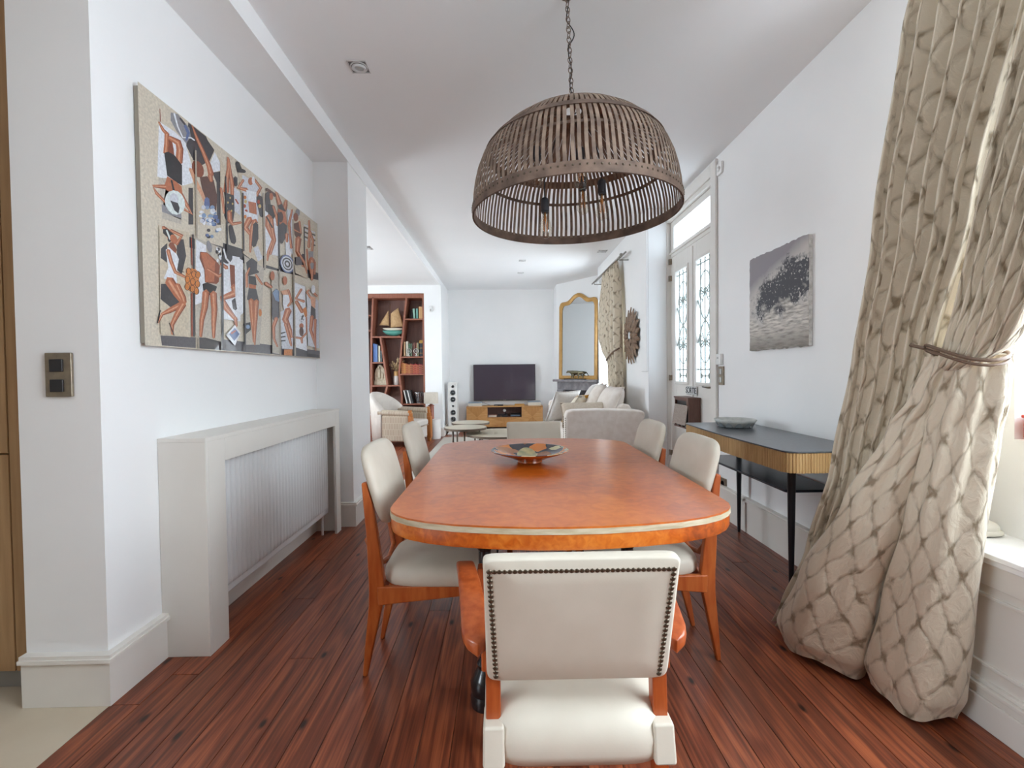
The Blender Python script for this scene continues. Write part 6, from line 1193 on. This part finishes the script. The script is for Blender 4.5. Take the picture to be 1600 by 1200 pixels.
for s in (-1, 1):
    y0, y1 = (-.435, -.30) if s < 0 else (.30, .435)
    box_b(-.55, -.03, y0, y1, .10, .53, 'arm', 'jacquard_dark', .03); 
    m = MB()
    def roll(u, v, y0=y0, y1=y1):
        x_ = -.56 + .54 * u; a = 2 * PI * v; yc = (y0 + y1) / 2; return (x_, yc + (.082) * math.cos(a), .545 + .05 * math.sin(a) + .02 * (1 - u))
    m.grid(lambda u, v: roll(v, u), 18, 6, True); vs0 = len(m.v); m.add([m.v[i] for i in range(18)] + [m.v[vs0 - 18 + i] for i in range(18)], [tuple(range(18)), tuple(range(18, 36))]); m.build('arm_roll', 'jacquard_dark', ac, autos=50)
    w0, w1 = y0 - .005, y1 - .06 if s > 0 else y1 - .055
    if s > 0: w0, w1 = y0 + .05, y1 + .005
    m = MB()
    for x1_, z0_, z1_ in ((.035, .06, .44), (.022, .44, .50), (.008, .50, .56), (-.006, .56, .61)): m.box(-.035, x1_, w0, w1, z0_, z1_)
    m.box(-.03, .02, w0, w1, 0, .06); m.build('arm_front', 'honey_wood', ac, bevel=.003)
box_b(-.60, .0, -.30, .30, .09, .30, 'seat_base', 'jacquard_light', .03); box_b(-.58, .025, -.298, .298, .30, .41, 'seat_cushion', 'jacquard_light', .04)
MB().tube([(.022, -.29, .302), (.028, 0, .302), (.022, .29, .302)], .006, 6).build('piping', 'piping', ac)
m = MB()
def tub(u, v):
    th_ = PI * (u - .5) * 1.02; k = math.cos(th_); top = .60 + .285 * max(0, k) ** .8; R1, R0 = .435, .30
    prof_ = [(R1, .10), (R1, top - .06), (R1 - .005 + .02 * k, top - .02), (R1 - .04 + .02 * k, top), (R0 + .03 + .03 * k, top), (R0 + .03 * k, top - .03), (R0 - .0, top - .1), (R0, .32)]
    r_, z_ = prof_[round(v * 7)]
    rec = .10 * max(0, (z_ - .35)) * k
    return (-.50 - r_ * math.cos(th_) * .72 - rec, r_ * math.sin(th_), z_)
m.grid(tub, 41, 8); m.build('back', 'jacquard_light', ac, smooth=True, solid=.01)
for x_, y_ in ((-.7, -.2), (-.7, .2)): box_b(x_ - .025, x_ + .025, y_ - .025, y_ + .025, 0, .1, 'rear_foot', 'honey_wood', .004)
ac.location = (-1.415, 7.78, 0); ac.rotation_euler = (0, 0, -.21)

# ---- sofa along the right wall with cushions
pm('sofa_fabric', 'e0d5ca', 'eae1d8', rough=.8, scale=16, detail=7, sheen=.3, bump=.1, bscale=120); pm('cushion_white', 'd6d2ce', 'dfdbd8', rough=.8, scale=30, sheen=.2); pm('cushion_beige', 'c2b29e', 'cdbfae', rough=.85, scale=60, sheen=.2)
so_ = thing('sofa', 'pale velvet sofa with flared arms and nailhead trim along the window wall', 'sofa', (1.1, 5.96, 0))
side = [(.66, .06), (.662, .72), (.68, .765), (.74, .782), (1.0, .787), (1.42, .775), (1.50, .762), (1.525, .745), (1.528, .71), (1.46, .5), (1.37, .28), (1.28, .06)]
for y0, y1 in ((4.975, 5.15), (6.79, 6.96)): MB().prism(side, y0, y1, 'xz').build('arm', 'sofa_fabric', so_, bevel=.02, seg=3)
MB().box(.72, 1.30, 5.15, 6.79, .10, .34).build('seat_base', 'sofa_fabric', so_, bevel=.02)
MB().prism([(1.26, .10), (1.22, .5), (1.28, .80), (1.33, .83), (1.40, .82), (1.43, .78), (1.39, .4), (1.34, .10)], 5.15, 6.79, 'xz').build('back', 'sofa_fabric', so_, bevel=.02, seg=3)
for k in range(2): MB().box(.68, 1.24, 5.155 + .82 * k, 5.965 + .82 * k, .34, .50).build('seat_cushion', 'sofa_fabric', so_, bevel=.045, seg=4)
m = MB()
for yy in (4.985, 5.14, 6.80, 6.95):
    for k in range(24): m.lathe([(.009, 0), (.006, .005), (.0003, .006)], (0, 0, 0), 6).xf(T(.659, yy, .14 + k * .024) @ Ry(-PI / 2), len(m.v) - 18)
m.build('nail_trim', 'old_brass', so_, smooth=True)
for x_, y_ in ((.74, 5.03), (.74, 6.9), (1.25, 5.03), (1.25, 6.9)): MB().lathe([(.02, 0), (.028, .1)], (x_, y_, 0), 12).build('foot', 'mahogany_wood', so_)
def pillow(loc, sx, sy, sz, rot, mat_, label, pipe=None):
    M_ = Rz(rot[2]) @ Ry(rot[1]) @ Rx(rot[0]); t = thing('cushion', label, 'cushion', loc, 'cushions on the sofa')
    o = cushion(MB(), Vector(loc), sx, sy, sz, M_).build('cover', mat_, t, smooth=True); hit_weld(o)
    MB().tube([Vector(loc) + (M_ @ Vector((a * sx / 2 * .995, b * sy / 2 * .995, 0))) for a, b in ((-1, -1), (0, -.95), (1, -1), (.95, 0), (1, 1), (0, .95), (-1, 1), (-.95, 0), (-1, -1))], .005, 5).build('piping', pipe or mat_, t, smooth=True)
    return t
def gold_mat():
    m = pm('gold_patch', 'd8d0c0', rough=.8); N = m.node_tree.nodes; L = m.node_tree.links; tc = N.new('ShaderNodeTexCoord'); vo = N.new('ShaderNodeTexVoronoi'); vo.inputs['Scale'].default_value = 7; L.new(tc.outputs['Object'], vo.inputs['Vector'])
    sp = N.new('ShaderNodeSeparateColor'); L.new(vo.outputs['Color'], sp.inputs[0]); cr = N.new('ShaderNodeValToRGB'); cr.color_ramp.interpolation = 'CONSTANT'; e = cr.color_ramp.elements; e[0].color = lin('ded6c6'); e[1].position = .45; e[1].color = lin('c9962e'); k = e.new(.7); k.color = lin('a8a294'); k = e.new(.85); k.color = lin('b98a34')
    L.new(sp.outputs[0], cr.inputs[0]); L.new(cr.outputs[0], N['Principled BSDF'].inputs['Base Color'])
gold_mat()
pillow((1.22, 5.47, .75), .58, .54, .22, (0, -1.15, .10), 'sofa_fabric', 'large velvet back cushion nearest the near sofa arm')
pillow((1.17, 5.98, .77), .60, .58, .22, (0, -1.12, -.12), 'sofa_fabric', 'tallest velvet back cushion in the middle of the sofa')
pillow((1.20, 6.50, .77), .56, .52, .20, (0, -1.12, -.25), 'cushion_white', 'white back cushion at the far end of the sofa back')
pillow((.84, 6.58, .71), .48, .50, .16, (0, -1.1, -.9), 'cushion_white', 'square white cushion leaning against the far sofa arm')
pillow((.95, 6.1, .715), .42, .40, .15, (0, -.95, -.55), 'gold_patch', 'small cushion with a gold patchwork pattern')
pillow((.92, 5.30, .70), .54, .32, .16, (1.0, 0, .05), 'cushion_beige', 'beige lumbar cushion propped against the near sofa arm')

# ---- corner fireplace, mirror, panther
tdir = Vector((.607, -.795, 0)).normalized(); ndir = Vector((-.795, -.607, 0)).normalized(); B0 = Vector((1.08, 9.39, 0))
def bp_(s, d, z): return B0 + tdir * s + ndir * d + Vector((0, 0, z))
def bbox_(mb, s0, s1, d0, d1, z0, z1): return mb.hexa([bp_(s0, d0, z0), bp_(s1, d0, z0), bp_(s1, d1, z0), bp_(s0, d1, z0), bp_(s0, d0, z1), bp_(s1, d0, z1), bp_(s1, d1, z1), bp_(s0, d1, z1)])
pm('grey_marble', '77757a', '9a989a', rough=.3, scale=9, detail=9, lo=.4, hi=.7); pm('firebox_dark', '3e3c40', rough=.9); pm('gilt_frame', 'b58a4c', 'c49a5c', rough=.38, metal=.35, scale=8)
fp = thing('fireplace', 'grey marble fireplace surround across the far right corner', 'fireplace', bp_(.6, .05, 0))
bbox_(MB(), .04, 1.20, 0, .17, 1.0, 1.045).build('mantel_shelf', 'grey_marble', fp, bevel=.006); bbox_(MB(), .09, 1.15, 0, .09, .84, 1.0).build('frieze', 'grey_marble', fp, bevel=.004)
for s0, s1 in ((.09, .27), (.97, 1.15)): bbox_(MB(), s0, s1, 0, .10, 0, .84).build('jamb', 'grey_marble', fp, bevel=.004)
bbox_(MB(), .27, .97, .002, .03, 0, .84).build('firebox', 'firebox_dark', fp)  # flat dark grey panel fills the opening
pm('mirror_silver', 'd6d8d8', rough=.02, metal=1)
def mir(ins):
    w_ = 1.0; l, r, b0 = ins, w_ - ins, ins; top = []
    for k in range(41):
        t_ = k / 40; x_ = l + (r - l) * t_; hgt = 1.545 - .02 * math.sin(PI * min(1, abs(2 * t_ - 1))) ; cr_ = .115 * math.exp(-(abs(t_ - .5) / .21) ** 3); ro = .10 * (abs(2 * t_ - 1) ** 16)
        top.append((x_, hgt + cr_ - ro - ins))
    return [(l, b0), (r, b0)] + top[::-1]
mr_ = thing('overmantel_mirror', 'tall gilt-framed mirror with a curved top above the fireplace', 'mirror', bp_(.62, .05, 1.047))
o0, o1, o2 = mir(0), mir(.03), mir(.072)
def mp3(p, d): 
    lean = .035 * (1 - p[1] / 1.65); return bp_(.115 + p[0], d + lean, 1.047 + p[1])
n_ = len(o0); rings = [[mp3(p, .004) for p in o0], [mp3(p, .030) for p in o0], [mp3(p, .042) for p in o1], [mp3(p, .026) for p in o2], [mp3(p, .010) for p in o2]]
MB().add([p for r in rings for p in r], [(r * n_ + k, r * n_ + (k + 1) % n_, (r + 1) * n_ + (k + 1) % n_, (r + 1) * n_ + k) for r in range(4) for k in range(n_)]).build('frame', 'gilt_frame', mr_, autos=40)
m = MB(); m.add([mp3(p, .014) for p in o2], [tuple(range(n_))]); m.build('mirror_glass', 'mirror_silver', mr_)
m = MB(); m.add([mp3(p, .006) for p in mir(.02)], [tuple(range(n_))]); m.build('backing', 'walnut', mr_)
# panther: walking cat, skinned along its skeleton, facing the far end of the mantel
pm('bronze_green', '6a6450', '857d62', rough=.4, metal=.6, scale=20)
pt = thing('panther_sculpture', 'bronze sculpture of a walking panther on the mantelpiece', 'sculpture', bp_(.55, .11, 1.046))
bbox_(MB(), .33, .86, .06, .145, 1.0455, 1.062).build('plinth', 'black_lacquer', pt, bevel=.002)
V = {}; E_ = []; vlist = []; rad = []
def vtx(n, s, d, z, r): V[n] = len(vlist); vlist.append(bp_(.60 - s, .10 + d, 1.062 + z) - OFF[pt.name]); rad.append(r)
vtx('pel', -.15, 0, .125, .030); vtx('bel', -.04, 0, .118, .030); vtx('che', .08, 0, .125, .036); vtx('nek', .15, 0, .135, .024); vtx('hed', .20, 0, .130, .022); vtx('muz', .235, 0, .118, .012); vtx('t1', -.20, 0, .115, .009); vtx('t2', -.24, 0, .07, .007); vtx('t3', -.27, 0, .05, .006)
for n, s, d, ks, kz, hs, hz_, fs_ in (('fl', .09, -.022, .10, .07, .12, .03, .135), ('fr', .08, .022, .05, .07, .02, .03, .035), ('bl', -.15, -.022, -.13, .075, -.19, .04, -.17), ('br', -.15, .022, -.10, .07, -.12, .04, -.095)):
    vtx(n + 'k', ks, d, kz, .018); vtx(n + 'h', hs, d, hz_, .011); vtx(n + 'f', fs_, d, .008, .010); E_ += [(('che' if n[0] == 'f' else 'pel'), n + 'k'), (n + 'k', n + 'h'), (n + 'h', n + 'f')]
E_ += [('pel', 'bel'), ('bel', 'che'), ('che', 'nek'), ('nek', 'hed'), ('hed', 'muz'), ('pel', 't1'), ('t1', 't2'), ('t2', 't3')]
me = bpy.data.meshes.new('body'); me.from_pydata(vlist, [(V[a], V[b]) for a, b in E_], []); me.materials.append(MATS['bronze_green']); o = bpy.data.objects.new('body', me); C.objects.link(o); o.parent = pt
sk_ = o.modifiers.new('skin', 'SKIN'); sk_.use_smooth_shade = True
for k, r in enumerate(rad): me.skin_vertices[0].data[k].radius = (r, r)
me.skin_vertices[0].data[0].use_root = True
sb_ = o.modifiers.new('subd', 'SUBSURF'); sb_.levels = 2; sb_.render_levels = 2
for d in (-.012, .012): MB().lathe([(.008, 0), (.0005, .016)], bp_(.41, .10 + d, 1.208), 7).build('ear', 'bronze_green', pt)

# ---- sunburst mirror
pm('carved_leaf', '6b5444', '8a7058', rough=.5, metal=.2, scale=30, rand=True, bump=.3, bscale=40)
SC = Vector((1.616, 5.76, 1.635)); sn = thing('sunburst_mirror', 'round mirror framed with carved brown wooden leaves', 'mirror', SC)
m = MB(); K = 8
def leaf(u, v):
    w_ = .036 * math.sin(PI * (v * .88 + .06)) ** .8 * (1 - v * .35) ; return (-.012 * (1 - (2 * u - 1) ** 2) - .02 * math.sin(PI * v), (u - .5) * 2 * w_ * (1 if v < .98 else .1), v)
m.grid(leaf, 5, 9); lf0 = m.build('leaf', 'carved_leaf', smooth=True, solid=.0); lfm = lf0.data; bpy.data.objects.remove(lf0)
for ring, (n_, r0, ln, xo, ws) in enumerate(((18, .10, .265, 0, 1.5), (18, .09, .205, -.014, 1.4), (12, .07, .13, -.028, 1.0))):
    for k in range(n_):
        a = 2 * PI * (k + .5 * ring) / n_; o = bpy.data.objects.new('leaf', lfm); C.objects.link(o); o.parent = sn
        o.location = (-.012 + xo, r0 * math.sin(a), r0 * math.cos(a)); o.rotation_euler = (-a, 0, 0); o.scale = (1, ws, ln * random.uniform(.93, 1.05))
MB().lathe([(.105, -.0), (.10, .03), (.07, .045), (.068, .04)], (0, 0, 0), 24).xf(T(*SC) @ Ry(-PI / 2)).build('hub', 'carved_leaf', sn, autos=40); MB().lathe([(.068, .042), (.05, .05), (.025, .055), (.0005, .056)], (0, 0, 0), 24).xf(T(*SC) @ Ry(-PI / 2)).build('convex_glass', 'mirror_silver', sn, smooth=True)

# ---- recessed ceiling spots
pm('spot_trim', 'cfcfcf', rough=.5); pm('spot_dark', '6f6d6a', rough=.5)
def spot(cx, cy, cz, w_, label, tilt):
    t = thing('ceiling_spotlight', label, 'ceiling light', (cx, cy, cz), 'recessed square ceiling spots'); h_ = w_ / 2
    m = MB(); e = .006; z0, z1 = cz - .004, cz + .0
    m.box(cx - h_ - e, cx + h_ + e, cy - h_ - e, cy - h_, z0, z1).box(cx - h_ - e, cx + h_ + e, cy + h_, cy + h_ + e, z0, z1).box(cx - h_ - e, cx - h_, cy - h_, cy + h_, z0, z1).box(cx + h_, cx + h_ + e, cy - h_, cy + h_, z0, z1); m.build('frame', 'spot_trim', t)
    MB().box(cx - h_, cx + h_, cy - h_, cy + h_, cz - .0012, cz - .0004).build('recess', 'spot_dark', t)
    MB().lathe([(h_ * .98, -.006), (h_ * .98, -.001), (h_ * .86, -.001), (h_ * .86, -.006)], (cx, cy, cz), 28, closed=True).build('ring', 'spot_trim', t)
    MB().lathe([(h_ * .80, 0), (h_ * .78, .012), (h_ * .55, .010), (h_ * .5, .002)], (0, 0, 0), 28, closed=True).xf(T(cx, cy, cz - .003) @ Rx(PI + tilt)).build('reflector', 'spot_trim', t, autos=40)
    MB().lathe([(h_ * .5, .004), (h_ * .3, .008), (.0005, .009)], (0, 0, 0), 20).xf(T(cx, cy, cz - .003) @ Rx(PI + tilt)).build('bulb_face', 'steel', t, smooth=True)
spot(-.816, 2.708, CEIL, .098, 'square recessed ceiling spot nearest the viewer, left of the lamp', .12)
spot(.307, 7.35, CEIL, .1, 'recessed ceiling spot in the middle above the coffee tables', .1); spot(.314, 8.25, CEIL, .1, 'recessed ceiling spot closest to the television wall', .1); spot(1.47, 6.82, CEIL, .125, 'recessed ceiling spot beside the living room curtain', .1); spot(-1.80, 6.1, CEIL2, .16, 'recessed ceiling spot in the lower lounge ceiling by the pilaster', .1)
# white folded cloth on the bench at the curtain edge
fc = thing('folded_cloth', 'ivory folded cloth on the window bench behind the curtain', 'cloth', (1.70, 1.62, .599)); MB().ellipsoid((1.70, 1.62, .625), (.06, .045, .026), 18, 10, .8).build('upper_fold', 'ivory_cloth', fc, smooth=True); MB().ellipsoid((1.70, 1.62, .612), (.065, .05, .0125), 18, 10, .6).build('lower_fold', 'ivory_cloth', fc, smooth=True)
